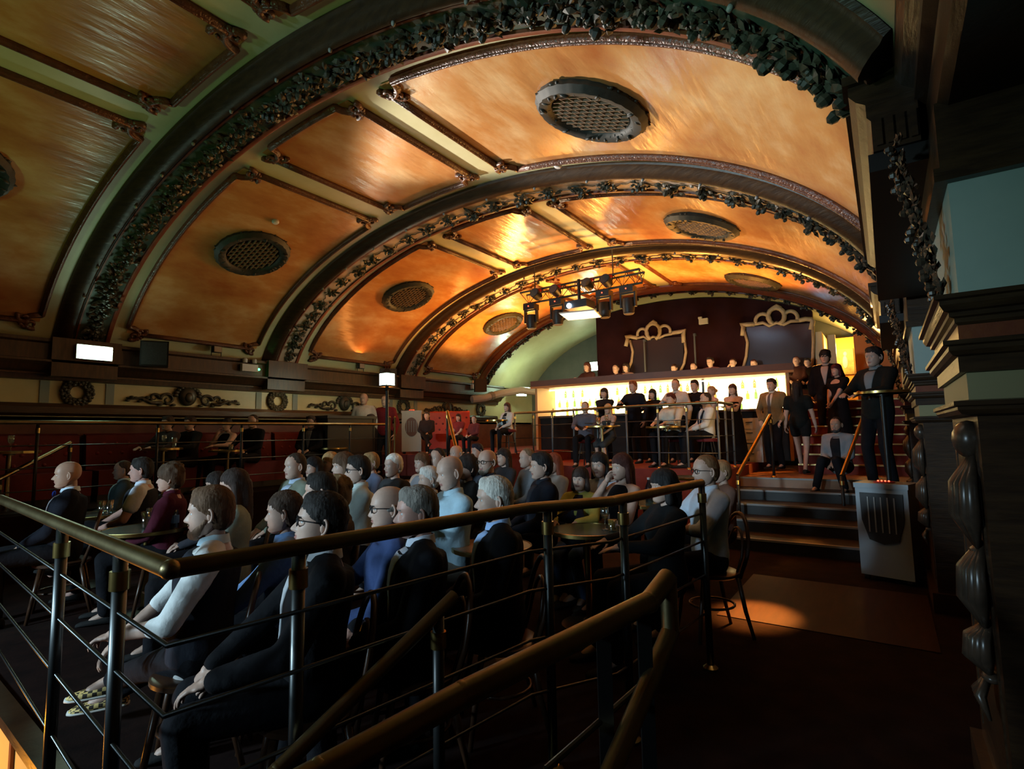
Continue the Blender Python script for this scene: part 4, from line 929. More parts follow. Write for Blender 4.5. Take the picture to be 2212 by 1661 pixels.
# red cloth on T7
m = MB(); n_ = 12
for i in range(n_+1):
    for j in range(n_+1):
        x = -0.17+0.34*i/n_; y = -0.12+0.24*j/n_; m.V.append((x, y, 0.012+0.02*abs(math.sin(i*1.3+j*0.7))+0.02*(1-abs(x)/0.17)))
m.F = [(i*(n_+1)+j, (i+1)*(n_+1)+j, (i+1)*(n_+1)+j+1, i*(n_+1)+j+1) for i in range(n_) for j in range(n_)]; m.I = [0]*len(m.F)
k_ = len(m.V); m.add([(-0.17, -0.12, 0), (0.17, -0.12, 0), (0.17, 0.12, 0), (-0.17, 0.12, 0)], [(0, 1, 2, 3)])
o = m.build('folded_cloth', RED, smooth=True); o.location = (T7.x-0.08, T7.y, T7.z+0.003); tag(o, 'crumpled red cloth on the platform table', 'cloth')

def chair_proto():
    r = empty('bentwood_chair')
    CW = mat('dark_bentwood', (0.045, 0.020, 0.010), (0.07, 0.03, 0.015), 10, rough=0.3)
    m = MB(); m.lathe([(0.0, 0.435), (0.19, 0.435), (0.205, 0.445), (0.205, 0.465), (0.19, 0.472), (0.0, 0.468)], 24); m.build('seat', CW, r, sharp=40)
    for sx in (-1, 1):
        m = MB(); m.tube([(sx*0.15, 0.13, 0.44), (sx*0.17, 0.17, 0.2), (sx*0.19, 0.20, 0.0)], [0.018, 0.016, 0.013], 8); m.build('leg', CW, r, smooth=True)
        m = MB(); m.tube([(sx*0.15, -0.14, 0.44), (sx*0.16, -0.18, 0.2), (sx*0.17, -0.23, 0.0)], [0.018, 0.016, 0.013], 8); m.build('leg', CW, r, smooth=True)
    P = [(-0.165, -0.15, 0.44)] + [(0.185*-math.cos(a), -0.20-0.06*math.sin(a), 0.60+0.29*math.sin(a)) for a in [PI*i/14 for i in range(15)]] + [(0.165, -0.15, 0.44)]
    m = MB(); m.tube(P, 0.015, 8); m.build('back_hoop', CW, r, smooth=True)
    P = [(-0.10, -0.16, 0.46)] + [(0.11*-math.cos(a), -0.20-0.04*math.sin(a), 0.58+0.20*math.sin(a)) for a in [PI*i/10 for i in range(11)]] + [(0.10, -0.16, 0.46)]
    m = MB(); m.tube(P, 0.011, 8); m.build('inner_hoop', CW, r, smooth=True)
    m = MB(); m.tube([(0.155*math.cos(2*PI*i/20), 0.165*math.sin(2*PI*i/20), 0.22) for i in range(20)], 0.010, 6, closed=True); m.build('ring_stretcher', CW, r, smooth=True)
    return r
CHAIR = None
def chair(loc, rotz, lab, sc=1.0):
    global CHAIR
    if CHAIR is None: CHAIR = c_ = chair_proto()
    else: c_ = copy_tree(CHAIR)
    c_.location = loc; c_.rotation_euler = (0, 0, rotz); c_.scale = (sc,)*3
    tag(c_, lab, 'chair', 'bentwood chairs in the audience'); return c_
def stool(loc, h, lab):
    r = empty('bar_stool', loc)
    m = MB(); m.lathe([(0.0, h-0.06), (0.17, h-0.06), (0.185, h-0.04), (0.18, h-0.01), (0.15, h), (0.0, h)], 20); m.build('seat_pad', RED, r, sharp=50)
    for i in range(4):
        a = PI/4+PI/2*i; m = MB(); m.tube([(0.10*math.cos(a), 0.10*math.sin(a), h-0.06), (0.19*math.cos(a), 0.19*math.sin(a), 0.0)], 0.013, 8); m.build('leg', IRON, r)
    m = MB(); m.tube([(0.155*math.cos(2*PI*i/16), 0.155*math.sin(2*PI*i/16), 0.24) for i in range(16)], 0.008, 6, closed=True); m.build('foot_ring', IRON, r)
    tag(r, lab, 'stool', 'low stools with red seats'); return r

# air coolers
def cooler(loc, rotz, W_, H_, lab, body, shape):
    r = empty('air_cooler', loc, rotz); w = W_/2; d = W_*0.36
    m = MB(); m.extr([(-w, 0.05), (w, 0.05), (w*1.04, H_*0.9), (w*0.96, H_), (-w*0.96, H_), (-w*1.04, H_*0.9)], -d, d, axis='X') if False else m.extr([(-w, -d), (w, -d), (w, d), (-w, d)], 0.05, H_*0.97, axis='Z')
    m.build('body', body, r)
    m = MB(); m.extr([(-w-.01, -d-.012), (w+.01, -d-.012), (w+.01, d+.01), (-w-.01, d+.01)], H_*0.95, H_, axis='Z'); m.build('top_lid', body, r)
    GR = mat('dark_grille', (0.02, 0.02, 0.022), rough=0.5)
    m = MB()
    if shape == 'shield': P = [(-w*.82, H_*.90), (w*.82, H_*.90), (w*.80, H_*.62), (w*.55, H_*.42), (0, H_*.38), (-w*.55, H_*.42), (-w*.80, H_*.62)]
    else: P = [(w*.66*math.cos(2*PI*i/20), H_*.62+H_*.22*math.sin(2*PI*i/20)) for i in range(20)]
    k_ = len(P); m.add([(x, -d-.002, z) for x, z in P] + [(x, -d-.014, z) for x, z in P], [tuple(range(2*k_-1, k_-1, -1))] + [(i, (i+1) % k_, k_+(i+1) % k_, k_+i) for i in range(k_)])
    m.build('grille', GR if shape == 'shield' else mat('brown_grille', (0.16, 0.07, 0.05), rough=0.5), r)
    for i in range(5):
        x = -w*.5 + w*.25*i; m = MB(); m.box(x-.006, x+.006, -d-.024, -d-.012, H_*.50, H_*.86 if shape == 'shield' else H_*.76); m.build('vane', mat('grey_plastic', (0.3, 0.31, 0.3)), r)
    m = MB(); m.lathe([(0.0, 0), (w*.42, 0), (w*.40, 0.014), (0, 0.018)], 20, (0, -d*.2, H_)); m.build('control_dial', mat('red_lit_dial', (0.4, 0.05, 0.05), rough=0.3), r, sharp=40)
    for i in range(4):
        m = MB(); m.sphere((-0.05+0.032*i, -d*.3, H_+0.018), 0.009, 6, 5); m.build('indicator', REDL, r)
    for sx in (-1, 1):
        for sy in (-1, 1):
            m = MB(); m.tube([(sx*w*.8-.02, sy*d*.8, 0.028), (sx*w*.8+.02, sy*d*.8, 0.028)], 0.028, 10); m.build('castor', BLACKM, r)
    tag(r, lab, 'air cooler', 'portable air coolers'); return r
q = atz(1925, 1222, 0.0)
cooler((-0.05, 6.80, 0.0), -0.28, 0.46, 0.98, 'grey air cooler with red lights standing in the aisle at right', mat('blue_grey_plastic', (0.36, 0.42, 0.48), rough=0.4), 'shield')
q = atd(890, 935, 12.3)
cooler((q.x, q.y, DAIS), 0.72, 0.44, 0.98, 'pale air cooler with oval grille by the red sofa', mat('pale_plastic', (0.55, 0.48, 0.42), rough=0.45), 'oval')

# red buttoned sofa on the dais and banquettes on the terrace
def sofa(loc, rotz, W_, lab, mt, back_h=0.95, cat='sofa', nm='sofa'):
    r = empty(nm, loc, rotz); w = W_/2
    m = MB(); m.box(-w, w, -0.32, 0.30, 0.10, 0.44); m.build('seat', mt, r)
    m = MB(); m.extr([(-0.30, 0.40), (-0.22, 0.40), (-0.28, back_h), (-0.40, back_h+0.03), (-0.42, 0.1)], -w, w, axis='X'); b_ = m.build('backrest', mt, r)
    for j in range(3):
        for i in range(int(W_/0.16)):
            x = -w+0.08+0.16*i+(0.08 if j % 2 else 0); z = 0.54+0.14*j
            if x < w-.04: q_ = MB(); q_.sphere((x, -0.218-0.06*(z-.4)/.55, z), (0.026, 0.014, 0.026), 8, 5); q_.build('button', mat('dark_button', (0.2, 0.01, 0.01), rough=0.4), b_)
    m = MB(); m.box(-w, w, -0.30, 0.28, 0.0, 0.10); m.build('plinth', BLACKP, r)
    tag(r, lab, cat); return r
q = atd(972, 945, 12.4); sofa((q.x, q.y, DAIS), PI+0.72, 0.95, 'red buttoned leather sofa glowing on the raised back corner', SOFA)
for i, y in enumerate((0.6, 2.1, 3.6, 5.1, 6.6)):
    sofa((-9.52, y, TERR), -PI/2, 1.42, ['leftmost', 'second', 'third', 'fourth', 'farthest'][i] + ' dark red banquette against the left wall', RED, 0.95, 'banquette', 'banquette')
# dark equipment box on the terrace
q = atx(740, 900, -8.95); r = empty('equipment_case', (q.x, q.y, TERR), PI/2)
m = MB(); m.box(-0.55, 0.55, -0.3, 0.3, 0.0, 1.22); m.build('case_body', BLACKP, r)
m = MB(); m.box(-0.60, 0.60, -0.34, 0.34, 1.22, 1.27); m.build('case_lid', BLACKM, r)
for sx in (-1, 1):
    m = MB(); m.box(sx*0.55-.02, sx*0.55+.02, -0.31, -0.29, 0, 1.22); m.build('corner_strip', IRON, r)
tag(r, 'tall dark equipment case on the left terrace', 'equipment case')
# cards / bag small things in the foreground
q = atz(626, 1568, 0.0)
# ================================================================== PEOPLE
from mathutils.bvhtree import BVHTree
TMPS = bpy.data.scenes.new('remesh_scratch'); TVL = TMPS.view_layers[0]
def remesh(mb_, voxel, smooth=3):
    me = mb_.mesh('tmp'); o = bpy.data.objects.new('tmp', me); TMPS.collection.objects.link(o)
    md = o.modifiers.new('r', 'REMESH'); md.mode = 'VOXEL'; md.voxel_size = voxel
    if smooth: ms = o.modifiers.new('s', 'SMOOTH'); ms.factor = 0.5; ms.iterations = smooth
    TVL.update(); dg = TVL.depsgraph; ev = o.evaluated_get(dg); m2 = ev.to_mesh()
    n_ = len(m2.vertices); V = np.empty(n_*3, dtype=np.float32); m2.vertices.foreach_get('co', V); V = V.reshape(-1, 3)
    k = len(m2.polygons); Fq = np.empty(len(m2.loops), dtype=np.int32); m2.loops.foreach_get('vertex_index', Fq); Lt = np.empty(k, dtype=np.int32); m2.polygons.foreach_get('loop_total', Lt)
    F = []; i = 0
    if k and (Lt == 4).all(): F = Fq.reshape(-1, 4).tolist()
    else:
        for t in Lt: F.append(Fq[i:i+t].tolist()); i += t
    ev.to_mesh_clear(); bpy.data.objects.remove(o); bpy.data.meshes.remove(me)
    return V, F
def arr_obj(name, V, F, I, mats, parent, smooth=True):
    me = bpy.data.meshes.new(name); me.from_pydata(V.tolist() if hasattr(V, 'tolist') else V, [], F)
    if I is not None: me.polygons.foreach_set('material_index', I)
    me.polygons.foreach_set('use_smooth', [smooth]*len(F)); me.update()
    for m in mats: me.materials.append(m)
    o = bpy.data.objects.new(name, me); COL.objects.link(o); o.parent = parent
    return o
def sst(a, b, x): t = np.clip((x-a)/(b-a), 0, 1); return t*t*(3-2*t)
HSL = np.array([(.1175, .004, .010, .014), (.1165, .014, .018, .028), (.112, .027, .032, .046), (.100, .046, .054, .070), (.080, .061, .073, .087), (.055, .070, .085, .096), (.030, .0735, .089, .098), (.010, .073, .085, .097),
                (-.010, .072, .083, .092), (-.030, .070, .083, .080), (-.050, .067, .0835, .062), (-.070, .062, .0825, .040), (-.088, .053, .081, .016), (-.103, .041, .075, -.008), (-.113, .026, .062, -.026), (-.118, .008, .046, -.036)])
def head_mesh(nu, nv, female=False, nose=1.0, jaw=1.0):
    """face towards +Y, origin at head centre; returns V, F, material index (0 skin, 1 eye white, 2 iris, 3 lip, 4 brow)"""
    V = []
    u = np.linspace(0, 1, nv); zz = 0.1175*np.cos(u*PI) + 0.0  # denser at the poles
    zz = 0.55*zz + 0.45*np.linspace(0.1175, -0.1175, nv); zz = np.clip(zz, -0.118, 0.1175)
    ph = np.linspace(-PI, PI, nu, endpoint=False); ph = ph - 0.5*np.sin(ph)
    hz_ = HSL[::-1, 0]
    for z in zz:
        hw = np.interp(z, hz_, HSL[::-1, 1]); fr = np.interp(z, hz_, HSL[::-1, 2]); bk = np.interp(z, hz_, HSL[::-1, 3])
        if female: hw *= 1 - 0.07*float(sst(-0.02, -0.10, z)); fr -= 0.002
        for p in ph:
            sn, cs = math.sin(p), math.cos(p)
            x = hw*math.copysign(abs(sn)**0.88, sn)
            y = (fr*abs(cs)**0.80 if cs > 0 else -bk*abs(cs)**0.92) if bk > 0 else (fr*(0.5+0.5*cs) - bk*(0.5-0.5*cs) if True else 0)
            def g(cx_, cz_, sx_, sz_): return math.exp(-((x-cx_)/sx_)**2 - ((z-cz_)/sz_)**2)
            if cs > 0.1:
                br = float(sst(0.016, -0.034, z))*float(sst(-0.046, -0.036, z))      # nose ridge
                y += 0.023*nose*br*math.exp(-(x/0.0105)**2) + 0.007*nose*(g(-.013, -.035, .007, .008)+g(.013, -.035, .007, .008))
                y -= 0.011*(g(-0.031, 0.004, 0.015, 0.011) + g(0.031, 0.004, 0.015, 0.011)) + 0.003*g(0, 0.012, 0.012, 0.010)
                y += 0.005*(g(-0.026, 0.023, 0.022, 0.007) + g(0.026, 0.023, 0.022, 0.007))
                y += 0.007*g(0, -0.054, 0.020, 0.0055) + 0.007*g(0, -0.065, 0.018, 0.0055) - 0.003*g(0, -0.0595, 0.024, 0.002) - 0.006*g(0, -0.077, 0.022, 0.006) - 0.002*g(0, -0.046, 0.006, 0.006)
                y += 0.007*jaw*g(0, -0.095, 0.022, 0.013) + 0.003*(g(-0.042, -0.022, 0.018, 0.016)+g(0.042, -0.022, 0.018, 0.016)) - 0.004*(g(-0.045, -0.06, 0.014, 0.02)+g(0.045, -0.06, 0.014, 0.02))
            V.append((x, y, z))
    V = np.array(V); F = []; I = []
    for i in range(nv-1):
        for j in range(nu):
            f = (i*nu+j, (i+1)*nu+j, (i+1)*nu+(j+1) % nu, i*nu+(j+1) % nu); F.append(f)
            c = V[list(f)].mean(0); m = 0
            if c[1] > 0.06 and abs(c[0]) < 0.023 and -0.070 < c[2] < -0.050: m = 3
            if c[1] > 0.05 and 0.014 < abs(c[0]) < 0.044 and 0.020 < c[2] < 0.0275: m = 4
            I.append(m)
    F.append(tuple(range(nu))); I.append(0); F.append(tuple((nv-1)*nu+j for j in range(nu-1, -1, -1))); I.append(0)
    mb_ = MB()
    for sx in (-1, 1):
        mb_.sphere((sx*0.0315, 0.0655, 0.003), (0.0125, 0.0105, 0.0078), 10, 7, m=1)
        mb_.sphere((sx*0.0310, 0.0725, 0.003), (0.0055, 0.0045, 0.0055), 8, 6, m=2)
        # ear: rim and lobe
        e = []
        for i in range(9):
            a = -1.9+3.8*i/8; e.append((sx*(0.073+0.012*math.cos(a*0.5)), -0.012-0.013*math.cos(a), -0.005+0.030*math.sin(a)))
        mb_.tube(e, [0.005, 0.006, 0.0065, 0.0065, 0.0065, 0.0065, 0.0065, 0.0065, 0.005], 6)
        mb_.sphere((sx*0.073, -0.012, -0.006), (0.006, 0.013, 0.025), 8, 6)
    o = len(V); V = np.vstack([V, np.array(mb_.V)]); F += [tuple(i+o for i in f) for f in mb_.F]; I += mb_.I
    return V, F, I
HEADS = {}
def get_head(res, female, var):
    k = (res, female, var)
    if k not in HEADS:
        nu, nv = {0: (56, 44), 1: (40, 32), 2: (26, 20)}[res]
        HEADS[k] = head_mesh(nu, nv, female, [0.95, 1.15, 0.8][var], [1.0, 1.2, 0.8][var])
    return HEADS[k]
def hand_mesh(curl, voxel):
    """right hand: wrist at origin, fingers along +Y, palm towards -Z, thumb at -X"""
    m = MB()
    m.sphere((0, 0.05, 0), (0.040, 0.052, 0.016), 12, 8); m.capsule((0.0, -0.02, 0), (0.0, 0.03, 0), 0.024, 0.028)
    for i, (x, y, L) in enumerate(((-0.030, 0.088, 0.072), (-0.010, 0.094, 0.080), (0.011, 0.091, 0.074), (0.030, 0.082, 0.058))):
        m.capsule((x*0.6, 0.03, 0), (x, y, 0), 0.012, 0.0095); p = Vector((x, y, 0)); a = -0.1
        for s_, f in enumerate((0.45, 0.32, 0.23)):
            a -= curl*(0.75 if s_ else 0.55); q = p + Vector((x*0.12, math.cos(a), math.sin(a))).normalized()*L*f; m.capsule(p, q, 0.0092-0.0008*s_, 0.0084-0.0008*s_, 8); p = q
    p0 = Vector((-0.026, 0.022, -0.004)); p1 = p0+Vector((-0.028, 0.028, -0.012)); p2 = p1+Vector((-0.010, 0.028, -0.010-0.012*curl)); p3 = p2+Vector((0.004, 0.022, -0.006-0.008*curl))
    m.capsule(p0, p1, 0.014, 0.011, 8); m.capsule(p1, p2, 0.0105, 0.0095, 8); m.capsule(p2, p3, 0.0095, 0.0075, 8)
    return remesh(m, voxel, 2)
HANDS = {}
def get_hand(kind, res):
    k = (kind, res)
    if k not in HANDS: HANDS[k] = hand_mesh({'relax': 0.55, 'fist': 1.5, 'flat': 0.15}[kind], {0: 0.0042, 1: 0.006, 2: 0.009}[res])
    return HANDS[k]
SKINS = {}
def skin_mat(t):
    C = {'fair': (0.62, 0.40, 0.31), 'pink': (0.62, 0.34, 0.27), 'tan': (0.48, 0.29, 0.20), 'brown': (0.22, 0.12, 0.08), 'olive': (0.52, 0.35, 0.24)}[t]
    return mat('skin_'+t, C, tuple(c*0.86 for c in C), 18, rough=0.48, spec=0.35)
EYEW = mat('eye_white', (0.7, 0.7, 0.68), rough=0.15); IRIS = mat('iris', (0.03, 0.02, 0.015), rough=0.1); LIP = mat('lip', (0.40, 0.17, 0.14), rough=0.4)
def cloth(c): return mat('cloth_%02x%02x%02x' % tuple(int(q*255) for q in c), c, tuple(min(1, q*1.18+0.003) for q in c), 9, rough=0.9, bump=0.25, bscale=26, spec=0.15)
def hairm(c): return mat('hair_%02x%02x%02x' % tuple(int(q*255) for q in c), c, tuple(min(1, q*1.6+0.01) for q in c), 30, rough=0.7, bump=0.3, bscale=90, stretch=(1, 1, 0.25), spec=0.2)
def ik(a, b, l1, l2, hint):
    a = Vector(a); b = Vector(b); d = b-a; L = min(d.length, (l1+l2)*0.999); d = d.normalized(); b = a + d*L
    x = (l1*l1-l2*l2+L*L)/(2*L); h = math.sqrt(max(1e-6, l1*l1-x*x)); hv = Vector(hint); hv = hv - d*hv.dot(d)
    hv = hv.normalized() if hv.length > 1e-5 else d.orthogonal().normalized()
    return a + d*x + hv*h, b
STAGE = Vector((-7.0, -3.5, 1.6))
PCOUNT = 0
def person(lab, px_, py_, hz=None, D=None, base=0.0, seated=True, face=None, pose='lap', pose2=None, top=(0.02, 0.02, 0.025), legs=(0.015, 0.015, 0.02), style='jacket',
           hair='short', hc=(0.03, 0.02, 0.015), skin='fair', female=False, seat_h=0.46, lean=0.06, extras=(), shirt=(0.55, 0.6, 0.65), res=1, var=None, chair_lab=None,
           tie=(0.02, 0.02, 0.05), headturn=0.0, headpitch=0.0, group='audience', kneespread=0.10, shoe=(0.02, 0.02, 0.02), sleeve='long', feet=None, cross=False, group_name=None, fixscale=None, X0=None, Y0=None, feetpx=None):
    global PCOUNT
    if max(top) < 0.027: top = tuple(q*0.55 for q in top)
    if max(legs) < 0.027: legs = tuple(q*0.5 for q in legs)
    PCOUNT += 1; rr = random.Random(PCOUNT*13)
    var = rr.randrange(3) if var is None else var
    hp = atx(px_, py_, X0) if X0 is not None else (aty(px_, py_, Y0) if Y0 is not None else (atz(px_, py_, hz) if D is None else atd(px_, py_, D)))
    if face is None: fd = STAGE-hp; fa = math.atan2(fd.y, fd.x) - PI/2
    else: fa = R(face)-PI/2
    # ---------- skeleton in local metres (faces +Y)
    hipz = seat_h+0.095 if seated else 0.93
    up = Vector((0, -math.sin(lean), math.cos(lean))); fwd = Vector((0, math.cos(lean), math.sin(lean))); X = Vector((1, 0, 0))
    H = Vector((0, 0, hipz)); fem = female
    NB = H + up*(0.50 if not fem else 0.475); HC = NB + Vector((0, 0.028, 0.138))
    sc = (hp.z-base)/HC.z if fixscale is None else fixscale
    rz = Matrix.Rotation(fa, 3, 'Z'); off = rz @ (HC*sc)
    loc = Vector((hp.x-off.x, hp.y-off.y, base if fixscale is None else hp.z-off.z))
    root = empty('person', loc, fa, sc)
    shw = 0.182 if not fem else 0.158; hw = 0.092
    SH = [H + up*(0.435 if not fem else 0.415) + X*s_*shw for s_ in (-1, 1)]
    HP = [H + X*s_*hw + Vector((0, 0, -0.01)) for s_ in (-1, 1)]
    # feet
    if seated:
        fy = 0.43; FT = [Vector((s_*kneespread*1.3, fy-0.02+rr.uniform(-.05, .08), 0.085)) for s_ in (-1, 1)]
        KN = [Vector((s_*(kneespread+0.03), 0.43, hipz-0.015)) for s_ in (-1, 1)]
        if cross: KN[1] = Vector((0.03, 0.42, hipz+0.10)); FT[1] = Vector((-0.20, 0.52, 0.32))
        if feet: FT = [Vector(feet[0]), Vector(feet[1])]
        if feetpx: feet = [tuple(rz.transposed() @ (atz(q[0], q[1], base+0.085*sc)-loc)/sc) for q in feetpx]; FT = [Vector(q) for q in feet]; FT = [ik(HP[i], FT[i], 0.43, 0.43, (0, 1, 0.4))[1] for i in (0, 1)]
        if feet or seat_h > 0.55 or seat_h < 0.4: KN = [ik(HP[i], FT[i], 0.43, 0.43, (0, 1, 0.4))[0] for i in (0, 1)]
    else:
        FT = [Vector((s_*0.10, 0.0 + (0.03*s_), 0.085)) for s_ in (-1, 1)]
        if feet: FT = [Vector(feet[0]), Vector(feet[1])]
        KN = [ik(HP[i], FT[i], 0.425, 0.425, (0, 1, 0))[0] for i in (0, 1)]
    # arms
    ua, fa_ = (0.285, 0.245) if not fem else (0.265, 0.225)
    def wrist(pose, i):
        s_ = (-1, 1)[i]; cz = H.z
        T = {'lap': (s_*0.09, 0.27, cz+0.10), 'knee': (s_*0.15, 0.36, cz+0.09), 'crossed': (-s_*0.10, 0.20+0.03*i, cz+0.24+0.03*i), 'table': (s_*0.12, 0.38, 0.80 if seated else 1.12), 'side': (s_*0.25, 0.03, cz-0.07),
             'clasp': (s_*0.035, 0.26, cz+0.06) if seated else (s_*0.03, 0.22, cz-0.03), 'chin': (s_*0.05, 0.16, HC.z-0.17), 'drink': (s_*0.14, 0.32, cz+0.30), 'hip': (s_*0.24, 0.0, cz+0.12), 'pocket': (s_*0.20, 0.08, cz-0.02),
             'cheek': (s_*0.10, 0.10, HC.z-0.13), 'point': (s_*0.10, 0.45, cz+0.32), 'down': (s_*0.22, 0.26, cz-0.12), 'arm_fwd': (s_*0.20, 0.42, cz+0.16)}
        if pose not in T: return Vector(pose)
        return Vector(T[pose])
    poses = (pose2 if pose2 is not None else pose, pose)     # (left-of-body index 0 is -X = person's left when facing +Y? -X is left)
    EL = []; WR_ = []
    for i in (0, 1):
        s_ = (-1, 1)[i]; w_ = wrist(poses[i], i)
        hint = (s_*0.9, -0.5, -0.8)
        if poses[i] in ('chin', 'cheek'): hint = (s_*0.3, 0.6, -1)
        e_, w2 = ik(SH[i], w_, ua, fa_, hint); EL.append(e_); WR_.append(w2)
    # ---------- torso loft
    def torso(m, inf=0.0, h0=-0.10, h1=0.52, n=18):
        if not fem: prof = [(-0.12, .105, .085, 0), (-0.05, .150, .112, 0), (0.03, .160, .118, 0), (0.12, .150, .112, .004), (0.22, .152, .110, .008), (0.32, .172, .120, .010), (0.40, .178, .115, .004), (0.455, .150, .092, -.006), (0.49, .098, .072, -.010), (0.52, .060, .060, -.008)]
        else: prof = [(-0.12, .110, .090, 0), (-0.05, .158, .120, -.004), (0.03, .160, .120, -.004), (0.12, .135, .104, 0), (0.20, .126, .098, .006), (0.29, .146, .122, .020), (0.35, .150, .118, .018), (0.42, .135, .088, .0), (0.46, .085, .066, -.006), (0.495, .052, .054, -.006)]
        rings = []
        for (h, a, b, o_) in prof:
            if h < h0 or h > h1: continue
            c = H + up*h + fwd*o_
            rings.append([c + X*(a+inf)*math.cos(2*PI*j/n) + fwd*(b+inf)*math.sin(2*PI*j/n) for j in range(n)])
        m.loft(rings)
    def arm(m, i, inf, to_wrist=True, part=1.0):
        m.capsule(SH[i]-X*(-1, 1)[i]*0.01, EL[i], 0.058+inf, 0.043+inf*0.9)
        if to_wrist: m.capsule(EL[i], WR_[i].lerp(EL[i], 1-part), 0.042+inf*0.9, 0.031*part+0.040*(1-part)+inf*0.8)
        m.capsule(NB-up*0.03, SH[i]+up*0.005, 0.050+inf, 0.052+inf)
    thn = 1.0 if not fem else 0.95
    def leg(m, i, inf, frac=1.0):
        m.capsule(HP[i], KN[i], (0.084+inf)*thn, (0.058+inf)*thn)
        e_ = KN[i].lerp(FT[i], frac); m.capsule(KN[i], e_, (0.056+inf)*thn, (0.036+inf+0.010*(inf > 0))*thn)
    vox = {0: 0.013, 1: 0.018, 2: 0.026}[res]
    bare_leg = style in ('dress', 'shorts', 'skirt')
    # ---------- body: one continuous skin mesh with head and hands
    m = MB(); torso(m, -0.018)
    for i in (0, 1): arm(m, i, 0.0 if sleeve != 'long' else -0.006); leg(m, i, 0.0 if bare_leg else -0.012)
    for i in (0, 1): m.capsule(FT[i], FT[i]+Vector((0, 0.10, -0.045)), 0.038, 0.030)
    m.capsule(NB-up*0.05, HC+Vector((0, -0.022, -0.045)), 0.056 if not fem else 0.047, 0.050 if not fem else 0.043)
    V, F = remesh(m, vox, 3); V = V.astype(float); I = [0]*len(F); Vs = [V]; F = list(F); nV = len(V)
    hr = Matrix.Rotation(R(headturn), 3, 'Z') @ Matrix.Rotation(R(headpitch), 3, 'X')
    hs = 1.0 if not fem else 0.95
    hv, hf, hi = get_head(res, fem, var); HM = np.array(hr)
    Vs.append((hv*hs) @ HM.T + np.array(HC)); F += [tuple(q+nV for q in f) for f in hf]; I += hi; nV += len(hv)
    for i in (0, 1):
        kind = 'fist' if poses[i] in ('drink', 'fist') or 'fist' in extras and i == 0 else ('relax' if poses[i] != 'table' else 'flat')
        V2, F2 = get_hand(kind, res); d = (WR_[i]-EL[i]).normalized()
        if seated and poses[i] in ('knee', 'lap', 'table'): d = (d+Vector((0, 0.5, -0.25))).normalized()
        pn = Vector((0, 0, 1)) if abs(d.z) < 0.8 else Vector(((-1, 1)[i]*1.0, 0, 0)); xa = d.cross(pn).normalized(); za = xa.cross(d)
        sgn = 1.0 if i == 1 else -1.0
        B = np.array([[xa[k]*sgn, d[k], za[k]] for k in range(3)])
        Vs.append((V2.astype(float)*(0.97 if not fem else 0.88)) @ B.T + np.array(WR_[i] + d*0.005)); F += [tuple(q+nV for q in (f if sgn > 0 else f[::-1])) for f in F2]; I += [0]*len(F2); nV += len(V2)
    arr_obj('body', np.vstack(Vs), F, I, [skin_mat(skin), EYEW, IRIS, LIP, hairm(hc)], root)
    # ---------- clothing
    inf = 0.014 if style not in ('jacket', 'coat') else 0.022
    m = MB(); torso(m, inf, -0.12, 0.47 if style != 'dress' else 0.40)
    if sleeve == 'long': arm(m, 0, inf*0.8, True); arm(m, 1, inf*0.8, True)
    elif sleeve == 'roll': arm(m, 0, inf*0.8, True, 0.25); arm(m, 1, inf*0.8, True, 0.25)
    elif sleeve == 'short':
        for i in (0, 1): m.capsule(SH[i], SH[i].lerp(EL[i], 0.55), 0.058+inf, 0.056+inf); m.capsule(NB-up*0.03, SH[i], 0.046+inf, 0.052+inf)
    elif sleeve == 'none':
        for i in (0, 1): m.capsule(NB-up*0.05+X*(-1, 1)[i]*0.05, SH[i]*0.55+(NB-up*0.06)*0.45, 0.03, 0.03)
    if style in ('dress', 'skirt'):
        if seated:
            for i in (0, 1): m.capsule(HP[i], KN[i], 0.105, 0.085)
        else:
            rings = []
            for (h, a, b) in ((0.12, .15, .125), (0.0, .175, .145), (-0.25, .20, .17), (-0.5, .225, .19)):
                rings.append([H + Vector((0, 0, h)) + Vector((a*math.cos(2*PI*j/16), b*math.sin(2*PI*j/16), 0)) for j in range(16)])
            if 'gown' in extras: rings.append([H + Vector((0, 0, -0.88)) + Vector((.27*math.cos(2*PI*j/16), .24*math.sin(2*PI*j/16), 0)) for j in range(16)])
            m.loft(rings[::-1])
    V, F = remesh(m, vox, 3); wn = {'jacket': 'jacket', 'coat': 'jacket', 'shirt': 'shirt', 'top': 'top', 'dress': 'dress', 'shorts': 'top', 'skirt': 'top', 'cardigan': 'cardigan'}.get(style, 'top')
    arr_obj(wn, V, F, None, [cloth(top)], root)
    bvh = BVHTree.FromPolygons([Vector(q) for q in V.tolist()], F) if style in ('jacket', 'cardigan') or 'tie' in extras else None
    if style != 'dress':
        m = MB(); torso(m, 0.010, -0.12, 0.05)
        if style in ('shorts', 'skirt'):
            for i in (0, 1): m.capsule(HP[i], HP[i].lerp(KN[i], 0.45), 0.098, 0.092)
        else:
            for i in (0, 1): leg(m, i, 0.012, 0.95)
        V, F = remesh(m, vox, 3); arr_obj('trousers' if style not in ('shorts', 'skirt') else 'shorts', V, F, None, [cloth(legs)], root)
